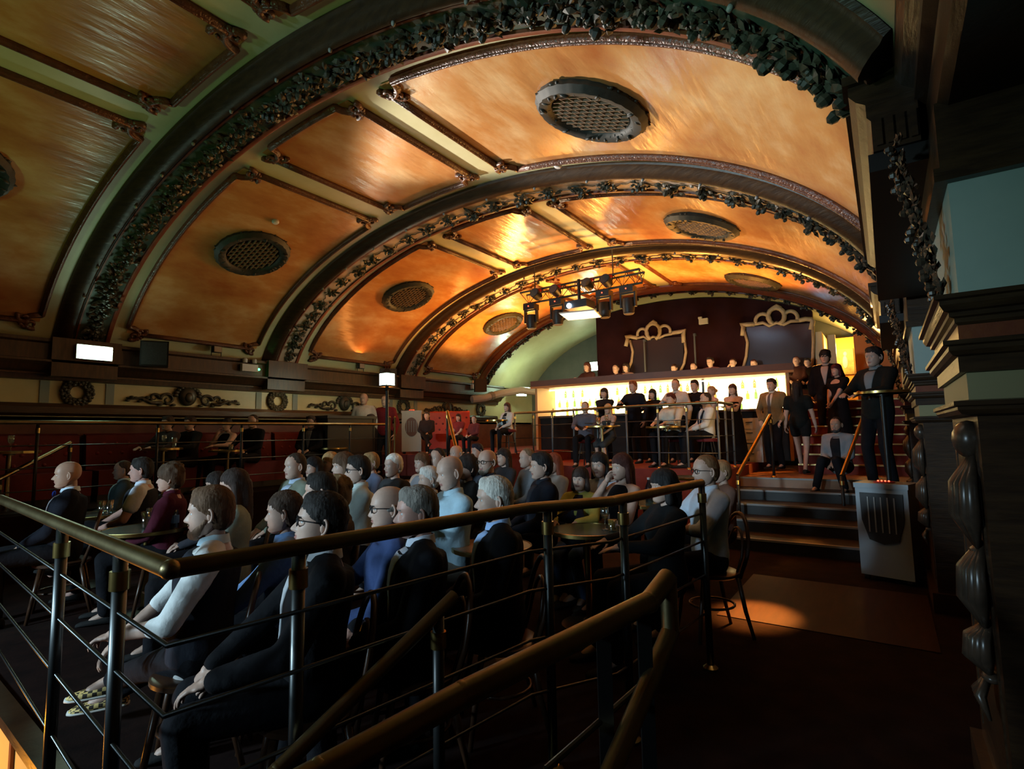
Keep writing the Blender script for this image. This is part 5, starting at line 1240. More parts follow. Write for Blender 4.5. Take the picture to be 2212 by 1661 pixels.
    # shoes
    for i in (0, 1):
        m = MB(); f0 = FT[i]; dirv = Vector((0, 1, 0)); rings = []
        fd_ = (KN[i]-FT[i]); 
        if cross and i == 1 and seated: dirv = Vector((-0.35, 0.75, 0.35)).normalized()
        upv = (Vector((0, 0, 1)) - dirv*dirv.z).normalized(); sd = dirv.cross(upv)
        for (t, w_, h_) in ((-0.065, .022, .05), (-0.055, .034, .075), (0.0, .036, .085), (0.06, .038, .062), (0.13, .044, .046), (0.18, .038, .036), (0.205, .018, .024)):
            c = f0 + dirv*t - upv*0.083; rings.append([c + sd*w_*math.cos(2*PI*j/12) + upv*(h_*0.5+h_*0.5*math.sin(2*PI*j/12)) for j in range(12)])
        m.loft(rings); sm = shoe if not isinstance(shoe, tuple) else cloth(shoe); so = m.build('shoe', sm, root, smooth=True)
        if not isinstance(shoe, tuple):
            q = MB(); rings = []
            for (t, w_) in ((-0.068, .026), (-0.05, .037), (0.06, .041), (0.13, .047), (0.185, .04), (0.212, .02)):
                c = f0 + dirv*t - upv*0.086; rings.append([c + sd*w_*math.cos(2*PI*j/12) + upv*(0.012+0.012*math.sin(2*PI*j/12)) for j in range(12)])
            q.loft(rings); q.build('sole', mat('white_rubber', (0.75, 0.72, 0.65), rough=0.6), so, smooth=True)
    # ---------- shirt front, collar, tie
    def chest(h, ang, inf_):
        if not fem: t_ = [(-0.05, .150, .112), (0.12, .150, .112), (0.22, .152, .118), (0.32, .172, .130), (0.40, .178, .119), (0.455, .150, .090), (0.49, .098, .066)]
        else: t_ = [(-0.05, .158, .118), (0.12, .135, .104), (0.20, .126, .104), (0.29, .146, .142), (0.35, .150, .136), (0.42, .135, .090), (0.46, .085, .062), (0.49, .08, .06)]
        a = np.interp(h, [q[0] for q in t_], [q[1] for q in t_]); b = np.interp(h, [q[0] for q in t_], [q[2] for q in t_])
        return H + up*h + X*(a+inf_)*math.sin(ang) + fwd*(b+inf_)*math.cos(ang)
    def patch(name, hs_, w0, w1, lift, m_):
        q = MB(); n_ = 8; T_ = []; B_ = []
        for k, h in enumerate(hs_):
            w_ = w0 + (w1-w0)*k/(len(hs_)-1)
            for j in range(n_+1):
                ang = -w_+2*w_*j/n_; od = (X*math.sin(ang)+fwd*math.cos(ang)).normalized(); c0 = H + up*h
                hit = bvh.ray_cast(c0 + od*0.4, -od)[0] if bvh else None
                p0 = hit if hit is not None else chest(h, ang, inf)
                T_.append(p0 + od*lift); B_.append(p0 - od*0.012)
        N_ = n_+1; K_ = len(hs_); o_ = N_*K_
        q.add(T_+B_, [(k*N_+j, k*N_+j+1, (k+1)*N_+j+1, (k+1)*N_+j) for k in range(K_-1) for j in range(n_)] + [(o_+k*N_+j+1, o_+k*N_+j, o_+(k+1)*N_+j, o_+(k+1)*N_+j+1) for k in range(K_-1) for j in range(n_)]
              + [(k*N_, (k+1)*N_, o_+(k+1)*N_, o_+k*N_) for k in range(K_-1)] + [((k+1)*N_+n_, k*N_+n_, o_+k*N_+n_, o_+(k+1)*N_+n_) for k in range(K_-1)] + [(j+1, j, o_+j, o_+j+1) for j in range(n_)] + [((K_-1)*N_+j, (K_-1)*N_+j+1, o_+(K_-1)*N_+j+1, o_+(K_-1)*N_+j) for j in range(n_)])
        q.build(name, m_, root, smooth=True)
    if style == 'jacket': patch('shirt', [0.12, 0.18, 0.24, 0.30, 0.36, 0.41, 0.445, 0.47], 0.06, 0.60, 0.004, cloth(shirt))
    if style == 'cardigan': patch('vest_top', [0.0, 0.08, 0.16, 0.24, 0.32, 0.38, 0.43, 0.46], 0.42, 0.55, 0.004, cloth(shirt))
    if 'waistcoat' in extras:
        q = MB(); torso(q, inf+0.012, -0.05, 0.46); V, F = remesh(q, vox, 3); arr_obj('waistcoat', V, F, None, [cloth((0.02, 0.022, 0.03))], root)
    if 'collar' in extras or style == 'jacket':
        q = MB(); n_ = 16; rings = []
        for (dh, r0) in ((0.008, 0.074), (0.046, 0.064), (0.048, 0.060), (0.020, 0.054)):
            rings.append([NB + up*(dh-0.008) + X*r0*(0.97 if fem else 1.04)*math.cos(2*PI*j/n_) + fwd*(r0*math.sin(2*PI*j/n_)+0.004) + Vector((0, 0, -0.02*max(0, math.sin(2*PI*j/n_)))) for j in range(n_)])
        q.loft(rings, cap=False); q.build('collar', cloth(shirt if style == 'jacket' else tuple(min(1, c*1.1) for c in (shirt if 'waistcoat' in extras else top))), root, smooth=True)
    if 'tie' in extras: patch('tie', [0.10, 0.16, 0.22, 0.28, 0.34, 0.40, 0.445, 0.475], 0.22, 0.12, 0.008, cloth(tie))
    if 'bowtie' in extras:
        q = MB(); c = chest(0.475, 0, 0.035)
        for s_ in (-1, 1): q.loft([[c + X*s_*t*0.055 + up*(w_*math.cos(a)) + fwd*(0.010*math.sin(a)) for a in [2*PI*j/8 for j in range(8)]] for t, w_ in ((0.05, 0.010), (0.5, 0.020), (1.0, 0.026))])
        q.sphere(c, 0.013, 8, 6); q.build('bow_tie', cloth(tie), root, smooth=True)
    if 'lapels' in extras:
        for s_ in (-1, 1):
            q = MB(); P = [chest(0.42, s_*0.75, inf+0.016), chest(0.30, s_*0.55, inf+0.014), chest(0.12, s_*0.12, inf+0.014)]; q.tube(P, [0.016, 0.022, 0.006], 6, flat=0.4); q.build('lapel', cloth((0.02, 0.025, 0.05)), root, smooth=True)
    # ---------- hair, beard, glasses
    def hp_(x, y, z): return HC + hr @ (Vector((x, y, z))*hs)
    hm = hairm(hc)
    m = MB(); RM = hr
    if hair in ('short', 'full', 'curly', 'bob', 'long', 'bun', 'grey_sweep'):
        k = {'short': 0.0, 'full': 0.010, 'curly': 0.020, 'bob': 0.010, 'long': 0.008, 'bun': 0.004, 'grey_sweep': 0.008}[hair]
        m.sphere(hp_(0, -0.014, 0.050), (0.078+k, 0.091+k, 0.080+k), 18, 12, RM); m.sphere(hp_(0, -0.036, 0.022), (0.077+k, 0.074+k, 0.080+k), 16, 10, RM)
        m.sphere(hp_(0, -0.045, -0.005), (0.072+k*.8, 0.064+k, 0.085+k*.5), 16, 10, RM)
        if hair in ('full', 'grey_sweep', 'curly'): m.sphere(hp_(0.012, 0.040, 0.092), (0.055, 0.042, 0.034+k*.5), 12, 8, RM)
        if hair == 'curly':
            for q in range(26):
                a = rr.uniform(0, 2*PI); b = rr.uniform(0.1, 1.3); m.sphere(hp_(0.09*math.sin(b)*math.cos(a), -0.025+0.10*math.sin(b)*math.sin(a), 0.045+0.095*math.cos(b)), 0.026, 8, 6)
        if hair == 'bun': m.sphere(hp_(0, -0.125, 0.02), 0.042, 12, 8)
        if hair == 'bob':
            for s_ in (-1, 1): m.capsule(hp_(s_*0.068, -0.005, 0.04), hp_(s_*0.082, -0.005, -0.10), 0.028, 0.030)
            m.capsule(hp_(0, -0.075, 0.0), hp_(0, -0.08, -0.11), 0.068, 0.062)
        if hair == 'long':
            for s_ in (-1, 1): m.capsule(hp_(s_*0.066, -0.02, 0.04), hp_(s_*0.080, -0.03, -0.20), 0.026, 0.030)
            m.capsule(hp_(0, -0.07, 0.0), hp_(0, -0.085, -0.24), 0.068, 0.062); m.capsule(hp_(-0.03, -0.08, -0.2), hp_(0, -0.10, -0.34), 0.05, 0.03)
        V, F = remesh(m, {0: 0.008, 1: 0.011, 2: 0.016}[res], 2); V = V + rng.uniform(-0.0018, 0.0018, V.shape); arr_obj('hair', V, F, None, [hm], root)
    elif hair == 'fringe':      # balding: hair round the sides and back
        m.sphere(hp_(0, -0.048, -0.008), (0.078, 0.060, 0.045), 16, 10, RM)
        for s_ in (-1, 1): m.capsule(hp_(s_*0.070, -0.03, 0.005), hp_(s_*0.072, 0.008, 0.0), 0.018, 0.012)
        V, F = remesh(m, {0: 0.008, 1: 0.011, 2: 0.016}[res], 2); arr_obj('hair', V, F, None, [hm], root)
    if 'beard' in extras:
        m = MB(); m.sphere(hp_(0, 0.056, -0.096), (0.040, 0.038, 0.032), 12, 8, RM)
        for s_ in (-1, 1): m.capsule(hp_(s_*0.062, 0.006, -0.030), hp_(s_*0.044, 0.048, -0.088), 0.014, 0.022)
        m.capsule(hp_(-0.022, 0.083, -0.050), hp_(0.022, 0.083, -0.050), 0.007, 0.007)
        V, F = remesh(m, 0.008, 1); V = V + rng.uniform(-0.0015, 0.0015, V.shape); arr_obj('beard', V, F, None, [hairm(tuple(min(1, c*1.5+.02) for c in hc))], root)
    if 'glasses' in extras:
        m = MB()
        for s_ in (-1, 1):
            m.tube([hp_(s_*0.031+0.022*math.cos(2*PI*j/12), 0.089, 0.002+0.017*math.sin(2*PI*j/12)) for j in range(12)], 0.0028, 6, closed=True)
            m.tube([hp_(s_*0.053, 0.086, 0.010), hp_(s_*0.078, 0.03, 0.010), hp_(s_*0.079, -0.015, 0.006)], 0.0026, 6)
        m.tube([hp_(-0.009, 0.092, 0.007), hp_(0.009, 0.092, 0.007)], 0.0028, 6); m.build('glasses', BLACKM, root)
    tag(root, lab, 'person', group_name or 'people in the audience')
    if chair_lab: chair((loc.x - math.sin(fa)*0.0, loc.y, base), fa, chair_lab, sc*seat_h/0.47)
    root['_dummy'] = 0; del root['_dummy']
    return root
# ---- foreground audience in the pit
CHK = checker('checkered_canvas', (0.02, 0.02, 0.02), (0.80, 0.76, 0.66), 48)
CHY = checker('checkered_yellow_canvas', (0.03, 0.02, 0.01), (0.85, 0.62, 0.22), 48)
person('bearded man in white shirt sleeves and dark waistcoat, nearest to the railing corner', 452, 1108, hz=1.19, res=0, hair='full', hc=(0.10, 0.05, 0.025), style='shirt', top=(0.72, 0.72, 0.70), shirt=(0.55, 0.72, 0.85), sleeve='roll', extras=('waistcoat', 'collar', 'beard'),
       pose=(0.10, 0.34, 0.62), pose2=(-0.12, 0.30, 0.70), face=237, skin='fair', var=1, chair_lab='bentwood chair under the bearded man', lean=0.10, shoe=CHY, feetpx=((150, 1490), (215, 1512)))
person('woman with hair in a bun and a light blue shirt, seated behind the bearded man', 612, 1108, hz=1.14, res=0, hair='bun', hc=(0.05, 0.028, 0.018), female=True, style='shirt', top=(0.20, 0.34, 0.62), extras=('collar',), pose='knee', face=231, var=0, chair_lab='bentwood chair under the woman in light blue', lean=0.0)
person('man with glasses in a black suit, chin lifted, nearest the front railing', 690, 1130, hz=1.19, res=0, hair='full', hc=(0.018, 0.014, 0.012), style='jacket', top=(0.010, 0.010, 0.013), shirt=(0.5, 0.52, 0.55), extras=('glasses', 'collar'), pose=(0.12, 0.38, 0.62), pose2=(-0.20, 0.32, 0.70), face=239, skin='fair', var=1, headpitch=10, chair_lab='bentwood chair under the man in the black suit', lean=0.12)
person('bald man with glasses in a dark patterned blue shirt', 838, 1098, hz=1.17, res=0, hair='fringe', hc=(0.10, 0.09, 0.08), style='shirt', top=(0.05, 0.08, 0.20), extras=('glasses', 'collar'), pose='drink', pose2='lap', face=237, var=0, chair_lab='bentwood chair under the bald man in dark blue')
person('older man with swept grey hair in a dark suit', 898, 1108, hz=1.18, res=0, hair='grey_sweep', hc=(0.16, 0.14, 0.12), style='jacket', top=(0.012, 0.012, 0.016), shirt=(0.6, 0.65, 0.75), pose='lap', face=235, skin='pink', var=1, chair_lab='bentwood chair under the grey-haired man in the dark suit')
person('old man with long white hair in a black jacket and pale blue shirt', 1066, 1080, hz=1.19, res=0, hair='grey_sweep', hc=(0.48, 0.45, 0.40), style='jacket', top=(0.010, 0.010, 0.012), shirt=(0.35, 0.52, 0.85), pose='lap', face=227, skin='fair', var=1, chair_lab='bentwood chair under the white-haired man in black', lean=0.0)
person('woman with long dark hair and a headband in a sage green top', 503, 1050, hz=1.20, res=1, hair='long', hc=(0.03, 0.018, 0.014), female=True, style='top', top=(0.30, 0.36, 0.30), pose='lap', face=239, chair_lab='bentwood chair under the long-haired woman in green')
person('woman half hidden to the left of the long-haired woman in green', 466, 1048, hz=1.13, res=1, hair='bob', hc=(0.02, 0.014, 0.012), female=True, style='top', top=(0.04, 0.04, 0.05), pose='lap', face=253)
person('dark-haired man in profile behind the woman in light blue', 690, 1063, hz=1.19, res=1, hair='full', hc=(0.015, 0.012, 0.010), style='jacket', top=(0.014, 0.014, 0.018), pose='lap', face=235, var=1, chair_lab='bentwood chair under the dark-haired man in profile')
person('person with full light brown hair behind the man with glasses', 722, 1071, hz=1.14, res=1, hair='curly', hc=(0.16, 0.10, 0.045), style='top', top=(0.05, 0.04, 0.03), pose='lap', face=218, var=0)
person('man with glasses and dark tie in a pale shirt, arms folded', 772, 1016, hz=1.25, res=1, hair='full', hc=(0.015, 0.012, 0.010), style='shirt', top=(0.50, 0.55, 0.52), extras=('glasses', 'tie', 'collar'), pose='crossed', face=241, var=1, skin='fair', chair_lab='bentwood chair under the man with the dark tie')
person('bald man in a pale blue shirt with arms folded, upright in the crowd', 972, 1022, hz=1.27, res=1, hair='none', style='shirt', top=(0.40, 0.56, 0.66), extras=('collar',), pose='crossed', face=245, var=1, skin='fair', headpitch=-10, chair_lab='bentwood chair under the bald man in pale blue', legs=(0.25, 0.22, 0.18))
# ---- left group round the tables
person('bald man in a dark suit with a blue bow tie at the far left', 146, 1026, hz=1.25, res=1, hair='none', style='jacket', top=(0.012, 0.014, 0.024), shirt=(0.62, 0.72, 0.82), tie=(0.02, 0.05, 0.35), extras=('bowtie', 'collar'), pose='clasp', face=251, skin='tan', var=1, chair_lab='bentwood chair under the bald man with the bow tie')
person('man in a grey suit and pale shirt left of the man in short sleeves', 264, 1016, hz=1.18, res=1, hair='short', hc=(0.05, 0.035, 0.025), style='jacket', top=(0.05, 0.08, 0.09), shirt=(0.45, 0.65, 0.70), pose='lap', face=253, var=0, chair_lab='bentwood chair under the man in the grey suit')
person('man in a short sleeved white shirt under a dark waistcoat, arms on knees', 304, 1016, hz=1.24, res=1, hair='full', hc=(0.015, 0.012, 0.010), style='shirt', top=(0.60, 0.66, 0.75), shirt=(0.6, 0.66, 0.75), sleeve='short', extras=('waistcoat', 'collar'), pose='knee', pose2='lap', face=239, skin='pink', var=1, chair_lab='bentwood chair under the man in short sleeves', cross=True)
person('young man with tousled hair in a maroon shirt', 366, 1034, hz=1.20, res=1, hair='curly', hc=(0.06, 0.035, 0.02), style='shirt', top=(0.07, 0.010, 0.022), extras=('collar',), pose='lap', face=235, var=0, chair_lab='bentwood chair under the young man in maroon')
# ---- middle rows
person('man in an olive jacket and open pale shirt, second row left', 637, 1008, hz=1.27, res=1, hair='short', hc=(0.04, 0.028, 0.02), style='jacket', top=(0.20, 0.22, 0.17), shirt=(0.45, 0.55, 0.70), pose='lap', face=263, var=0)
person('pale-faced woman with dark hair beside the man in the olive jacket', 676, 1010, hz=1.20, res=1, hair='long', hc=(0.012, 0.010, 0.010), female=True, style='top', top=(0.02, 0.02, 0.025), pose='lap', face=268)
person('blonde woman in a white top behind the dark-tied man', 712, 1000, hz=1.24, res=1, hair='long', hc=(0.40, 0.24, 0.10), female=True, style='top', top=(0.55, 0.58, 0.60), pose='lap', face=261)
person('woman with brown hair left of the man with the dark tie', 740, 1008, hz=1.27, res=1, hair='bob', hc=(0.08, 0.04, 0.02), female=True, style='top', top=(0.06, 0.05, 0.05), pose='lap', face=253)
person('fair-haired person behind the man with the dark tie', 800, 1000, hz=1.22, res=2, hair='full', hc=(0.28, 0.18, 0.08), style='shirt', top=(0.16, 0.20, 0.32), pose='lap', face=253)
person('white-haired woman with a slim neck, alone beside the black post', 849, 1006, hz=1.24, res=1, hair='short', hc=(0.62, 0.60, 0.55), female=True, style='top', top=(0.05, 0.05, 0.055), sleeve='short', pose='lap', face=259)
person('woman with long brown hair in a grey sleeveless top', 910, 1000, hz=1.21, res=1, hair='long', hc=(0.10, 0.05, 0.025), female=True, style='top', top=(0.26, 0.27, 0.30), sleeve='none', pose='lap', face=263)
person('white-haired person seen low in front of the bald man in pale blue', 925, 1036, hz=1.14, res=1, hair='full', hc=(0.50, 0.46, 0.42), style='jacket', top=(0.02, 0.02, 0.03), pose='lap', face=241)
person('dark-haired person between the grey top and the bald head', 945, 990, hz=1.26, res=2, hair='short', hc=(0.02, 0.015, 0.012), style='top', top=(0.10, 0.05, 0.05), pose='lap', face=263)
person('bald man far back beside the slanted brass handrail', 985, 980, hz=1.27, res=2, hair='fringe', hc=(0.2, 0.18, 0.15), style='top', top=(0.06, 0.05, 0.05), pose='lap', face=263)
person('person with a dark curly crown right of the bald man in pale blue', 1008, 1012, hz=1.20, res=2, hair='curly', hc=(0.018, 0.012, 0.010), style='top', top=(0.02, 0.02, 0.02), pose='lap', face=249)
person('bald man with glasses in a dark shirt and grey waistcoat, centre crowd', 1052, 998, hz=1.27, res=1, hair='fringe', hc=(0.10, 0.08, 0.06), style='shirt', top=(0.05, 0.06, 0.08), extras=('glasses', 'beard', 'collar'), pose='lap', face=261, var=0)
person('person in a dark cap behind the bald man with glasses', 1030, 975, hz=1.27, res=2, hair='full', hc=(0.012, 0.014, 0.025), style='top', top=(0.02, 0.02, 0.03), pose='lap', face=259)
person('woman in dark clothes right of the bald man with glasses', 1087, 988, hz=1.23, res=2, hair='long', hc=(0.02, 0.014, 0.012), female=True, style='top', top=(0.03, 0.03, 0.035), pose='lap', face=253)
person('fair man turned left behind the dark-clad man in profile', 1138, 990, hz=1.24, res=2, hair='short', hc=(0.14, 0.09, 0.05), style='shirt', top=(0.16, 0.18, 0.20), pose='lap', face=235)
person('dark-haired man in a dark jacket in profile, right of centre', 1168, 1008, hz=1.24, res=1, hair='full', hc=(0.014, 0.012, 0.012), style='jacket', top=(0.012, 0.014, 0.022), shirt=(0.02, 0.02, 0.03), pose='lap', face=229, var=1)
person('red-haired woman behind the dark-jacketed man', 1195, 1002, hz=1.19, res=2, hair='long', hc=(0.20, 0.05, 0.025), female=True, style='top', top=(0.30, 0.28, 0.26), pose='lap', face=249)
person('woman in a yellow cardigan and blue jeans perched behind the round table', 1253, 1036, hz=1.10, res=1, hair='bob', hc=(0.03, 0.016, 0.012), female=True, style='cardigan', top=(0.52, 0.50, 0.12), shirt=(0.02, 0.02, 0.035), legs=(0.10, 0.17, 0.34), pose='table', face=275, feet=((-0.12, 0.30, 0.085), (0.14, 0.30, 0.085)), shoe=(0.05, 0.05, 0.05))
person('dark-haired woman in a pale short sleeved top by the platform edge', 1294, 1006, hz=1.22, res=1, hair='long', hc=(0.015, 0.012, 0.012), female=True, style='top', top=(0.36, 0.40, 0.48), sleeve='short', pose='lap', face=271)
person('woman with red-brown hair in a black vest, chin on her hand', 1342, 1010, hz=1.22, res=1, hair='long', hc=(0.05, 0.016, 0.012), female=True, style='top', top=(0.012, 0.012, 0.014), sleeve='none', pose='cheek', pose2='lap', face=239)
person('dark-haired woman in black in profile behind the railing', 1432, 1052, hz=1.16, res=1, hair='bob', hc=(0.014, 0.012, 0.012), female=True, style='top', top=(0.02, 0.022, 0.025), pose='table', face=227)
person('man in a white shirt with rolled sleeves seated near the wide steps', 1524, 1018, hz=1.23, res=1, hair='short', hc=(0.14, 0.07, 0.03), style='shirt', top=(0.52, 0.58, 0.68), sleeve='roll', extras=('glasses', 'collar'), pose='table', face=221, var=1, chair_lab='bentwood chair under the man in the white shirt')
person('fair-haired person seated behind the man in the white shirt', 1557, 1020, hz=1.12, res=2, hair='full', hc=(0.26, 0.15, 0.07), style='top', top=(0.14, 0.08, 0.06), pose='lap', face=217)
# ---- left terrace
kw = dict(base=TERR, res=2, group_name='people on the left terrace')
person('woman leaning her face on her hand at a terrace table', 490, 918, X0=-9.25, female=True, hair='bun', hc=(0.012, 0.010, 0.010), style='top', top=(0.012, 0.012, 0.014), sleeve='none', pose='chin', pose2='table', face=285, **kw)
person('pale-faced person in black next to the woman leaning on her hand', 546, 910, X0=-9.25, hair='short', style='top', top=(0.012, 0.012, 0.014), pose='drink', pose2='lap', face=290, **kw)
person('dark-haired person at the left of the terrace couple', 362, 915, X0=-9.3, hair='full', style='top', top=(0.04, 0.03, 0.03), pose='table', face=290, **kw)
person('dark-haired person at the right of the terrace couple', 410, 915, X0=-9.3, hair='full', style='top', top=(0.02, 0.02, 0.02), pose='table', face=290, **kw)
person('dark-haired man in black on the terrace left of the dark case', 672, 912, X0=-8.95, hair='full', style='jacket', top=(0.012, 0.012, 0.014), shirt=(0.1, 0.1, 0.1), pose='lap', face=300, **kw)
person('dark-haired man in black on the terrace right of the dark case', 800, 908, X0=-8.85, hair='full', style='jacket', top=(0.012, 0.012, 0.014), shirt=(0.25, 0.25, 0.28), pose='knee', face=215, **kw)
person('bald man in a white shirt standing behind the dark case', 786, 862, X0=-9.6, hair='none', seated=False, style='shirt', top=(0.55, 0.5, 0.45), pose='side', face=300, **kw)
person('man in a dark red top standing behind the lantern post', 832, 866, X0=-9.2, hair='short', seated=False, style='top', top=(0.16, 0.015, 0.02), pose='side', face=290, **kw)
# ---- dais with the sofa
kw = dict(base=DAIS, res=2, group_name='people on the raised back corner')
person('man in a dark shirt sitting beside the pale air cooler', 922, 898, D=11.6, hair='full', style='shirt', top=(0.03, 0.02, 0.02), pose='lap', face=300, cross=True, **kw)
person('woman in a red top at the right end of the sofa', 990, 902, D=11.4, female=True, hair='long', hc=(0.03, 0.015, 0.012), style='top', top=(0.22, 0.03, 0.03), sleeve='short', pose='clasp', face=285, **kw)
person('person in a maroon shirt right of the sofa', 1024, 906, D=11.2, hair='short', style='top', top=(0.14, 0.03, 0.03), pose='lap', face=270, **kw)
person('woman with long hair in a white cardigan over black', 1095, 880, D=10.6, female=True, hair='long', hc=(0.06, 0.03, 0.02), style='cardigan', top=(0.60, 0.58, 0.55), shirt=(0.012, 0.012, 0.014), pose='lap', face=262, seat_h=0.52, **kw)
# ---- bar crowd on the platform
kw = dict(base=PLAT, res=2, group_name='people in front of the bar')
person('man in grey seated at the platform table with a dark drink', 1264, 880, D=10.3, hair='short', style='shirt', top=(0.10, 0.10, 0.13), pose='table', face=285, seat_h=0.50, **kw)
person('blonde woman in a dark dress with bare legs before the bar', 1313, 884, D=9.9, female=True, hair='long', hc=(0.42, 0.28, 0.14), style='dress', top=(0.04, 0.045, 0.05), sleeve='none', pose='clasp', face=262, seat_h=0.60, feet=((-0.12, 0.32, 0.085), (0.06, 0.34, 0.085)), **kw)
person('woman with dark bob standing at the left of the bar crowd', 1305, 850, D=11.0, female=True, seated=False, hair='bob', hc=(0.02, 0.012, 0.01), style='top', top=(0.02, 0.02, 0.025), pose='crossed', face=275, **kw)
person('man with reddish hair in a black shirt at the bar', 1367, 836, D=10.9, seated=False, hair='full', hc=(0.14, 0.05, 0.02), style='shirt', top=(0.012, 0.014, 0.022), pose='drink', pose2='side', face=262, var=1, **kw)
person('dark-haired woman in black between the standing men at the bar', 1409, 852, D=11.0, female=True, seated=False, hair='bob', hc=(0.012, 0.010, 0.010), style='top', top=(0.015, 0.012, 0.014), pose='drink', pose2='side', face=262, **kw)
person('tall man in a white shirt and dark tie at the bar', 1459, 832, D=10.8, seated=False, hair='short', hc=(0.03, 0.02, 0.015), style='shirt', top=(0.55, 0.5, 0.46), extras=('tie', 'collar'), pose='drink', pose2='side', face=268, **kw)
person('dark-haired man in black right of the tall man in white', 1500, 834, D=10.8, seated=False, hair='full', hc=(0.012, 0.010, 0.010), style='shirt', top=(0.014, 0.012, 0.014), pose='crossed', face=262, **kw)
person('woman with light hair tied back near the bar', 1536, 846, D=10.6, female=True, seated=False, hair='bun', hc=(0.30, 0.18, 0.09), style='top', top=(0.35, 0.28, 0.25), sleeve='none', pose='crossed', face=225, **kw)
person('woman with long brown hair in a long black gown', 1582, 842, D=10.2, female=True, seated=False, hair='long', hc=(0.05, 0.02, 0.012), style='dress', top=(0.010, 0.010, 0.012), sleeve='none', extras=('gown',), pose='crossed', face=262, **kw)
person('man with dark red hair in a white shirt seated at the red-clothed table', 1449, 864, D=9.7, hair='full', hc=(0.06, 0.012, 0.01), style='shirt', top=(0.60, 0.58, 0.50), extras=('collar',), pose='table', face=255, seat_h=0.50, **kw)
person('man in a white dinner jacket with dark lapels on a red stool', 1524, 862, D=9.3, hair='short', hc=(0.03, 0.02, 0.015), style='jacket', top=(0.62, 0.63, 0.62), shirt=(0.62, 0.63, 0.62), extras=('lapels', 'bowtie', 'collar'), pose='lap', face=212, seat_h=0.50, var=1, **kw)
person('man in a grey shirt and pale trousers leaning beside the table', 1366, 900, D=9.8, hair='short', style='shirt', top=(0.02, 0.02, 0.022), legs=(0.26, 0.25, 0.20), pose='table', face=282, seat_h=0.55, feet=((-0.16, 0.40, 0.085), (0.18, 0.36, 0.085)), **kw) if False else None
# ---- landing, steps and doorway
kw = dict(base=LAND, res=1, group_name='people on the landing and steps')
person('man in a tan jacket, white shirt and patterned tie at the end of the bar', 1666, 832, D=10.0, seated=False, hair='full', hc=(0.02, 0.014, 0.012), style='jacket', top=(0.20, 0.13, 0.06), shirt=(0.62, 0.55, 0.48), extras=('tie', 'collar'), tie=(0.10, 0.09, 0.09), pose='pocket', face=252, var=1, base=PLAT-0.1, res=1, group_name='people on the landing and steps')
person('woman in a dark t-shirt and shorts walking away up the landing', 1722, 838, D=9.6, seated=False, female=True, hair='long', hc=(0.012, 0.010, 0.010), style='shorts', top=(0.014, 0.018, 0.018), legs=(0.02, 0.018, 0.02), sleeve='short', pose='side', face=80, feet=((-0.08, 0.22, 0.10), (0.09, -0.16, 0.10)), **kw)
person('man in a grey open shirt over black sitting on the wide steps', 1806, 918, D=8.35, hair='short', hc=(0.012, 0.010, 0.010), style='cardigan', top=(0.24, 0.25, 0.27), shirt=(0.010, 0.010, 0.012), pose='clasp', face=252, skin='tan', extras=('beard',), var=0, fixscale=1.0, seat_h=0.10, feet=((-0.20, 0.42, -0.12), (0.20, 0.44, -0.12)), lean=-0.08, **kw)
person('man in a dark jacket standing at the tall table by the right wall', 1887, 772, D=7.05, seated=False, hair='full', hc=(0.014, 0.012, 0.012), style='jacket', top=(0.020, 0.022, 0.020), shirt=(0.20, 0.23, 0.25), pose='table', face=236, var=0, **kw)
kw = dict(res=2, group_name='people on the landing and steps')
person('curly-haired man in a black suit on the small stair by the doorway', 1782, 772, D=10.6, base=1.26, seated=False, hair='curly', hc=(0.012, 0.010, 0.010), style='jacket', top=(0.010, 0.010, 0.012), shirt=(0.4, 0.36, 0.34), pose='side', face=262, **kw)
person('woman in a black gown with a pink wrap on the small stair', 1806, 800, D=10.2, base=1.09, seated=False, female=True, hair='bob', hc=(0.06, 0.012, 0.016), style='dress', top=(0.012, 0.008, 0.010), sleeve='short', extras=('gown',), pose='clasp', face=235, **kw)
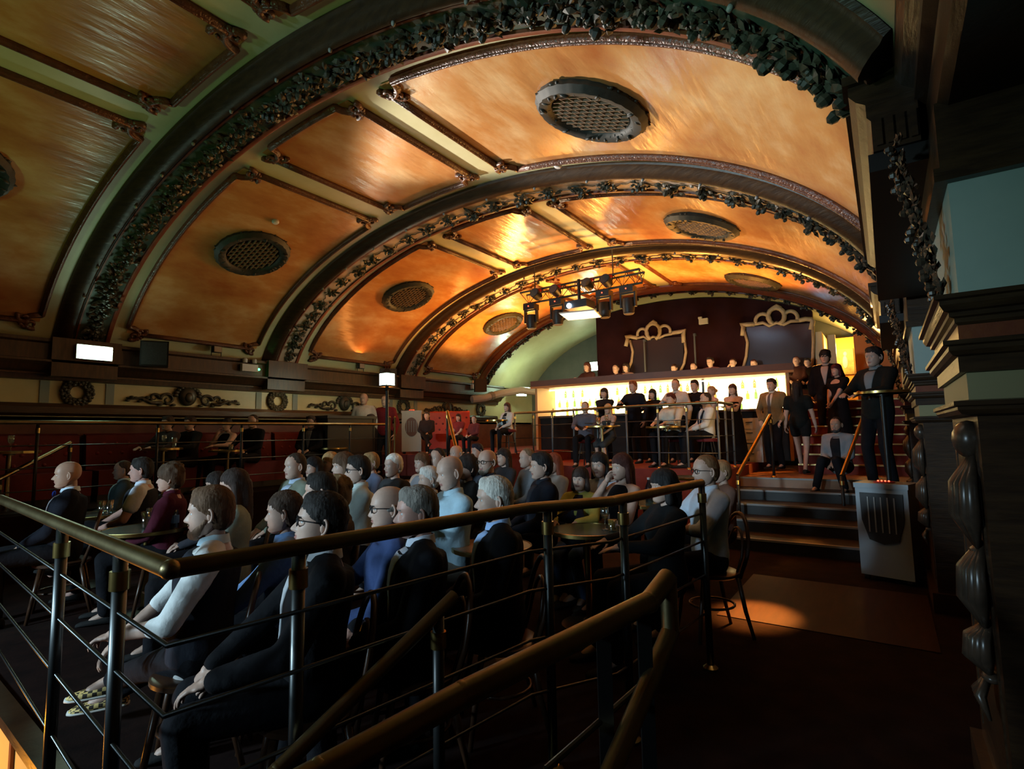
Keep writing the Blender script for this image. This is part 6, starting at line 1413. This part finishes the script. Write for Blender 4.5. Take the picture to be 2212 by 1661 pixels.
# ---- mezzanine guests above the bar
for i, (x, y, fem, hs_, hcol, tp, po, lab) in enumerate((
    (1268, 793, True, 'bob', (0.06, 0.02, 0.015), (0.05, 0.02, 0.02), 'table', 'leftmost guest above the bar, near the lit sign'),
    (1330, 797, False, 'short', (0.03, 0.02, 0.02), (0.05, 0.03, 0.03), 'table', 'second guest from the left above the bar canopy'),
    (1352, 794, True, 'bob', (0.02, 0.012, 0.01), (0.25, 0.18, 0.16), 'table', 'guest in a pale top at the foot of the smaller mirror'),
    (1456, 796, True, 'bun', (0.04, 0.02, 0.015), (0.06, 0.03, 0.03), 'lap', 'small dark-haired guest above the tall man in white'),
    (1498, 793, False, 'short', (0.03, 0.02, 0.015), (0.08, 0.04, 0.04), 'table', 'guest above the bar right of the smaller mirror'),
    (1534, 782, False, 'full', (0.02, 0.012, 0.01), (0.20, 0.10, 0.10), 'table', 'tallest guest above the bar between the mirrors'),
    (1583, 784, True, 'short', (0.05, 0.02, 0.015), (0.45, 0.38, 0.36), 'cheek', 'guest in white with a hand raised to the head'),
    (1628, 786, True, 'short', (0.10, 0.03, 0.02), (0.40, 0.34, 0.33), 'table', 'guest in pale clothes under the larger mirror'),
    (1720, 780, False, 'short', (0.12, 0.03, 0.02), (0.05, 0.02, 0.02), 'lap', 'red-lit guest at the right end above the bar'),
    (1744, 783, False, 'full', (0.012, 0.01, 0.01), (0.02, 0.014, 0.014), 'lap', 'dark guest at the far right end above the bar'))):
    person(lab, x, y, Y0=13.5, base=2.06, res=2, hair=hs_, hc=hcol, female=fem, style='top', top=tp, pose=po if po != 'table' else (0.12, 0.34, 0.86), pose2='lap', face=262, sleeve='long', group_name='guests seated above the bar')
# stools on the platform
for (x, D, lab) in ((1524, 9.3, 'red stool under the man in the white dinner jacket'), (1449, 9.7, 'red stool under the man in the white shirt'), (1264, 10.3, 'red stool under the man in grey')):
    p_ = atd(x, 862, D); stool((p_.x, p_.y, PLAT), 0.50, lab)
p_ = atd(1095, 880, 10.6); stool((p_.x, p_.y, DAIS), 0.50, 'red stool under the woman in the white cardigan')

bpy.data.scenes.remove(TMPS)
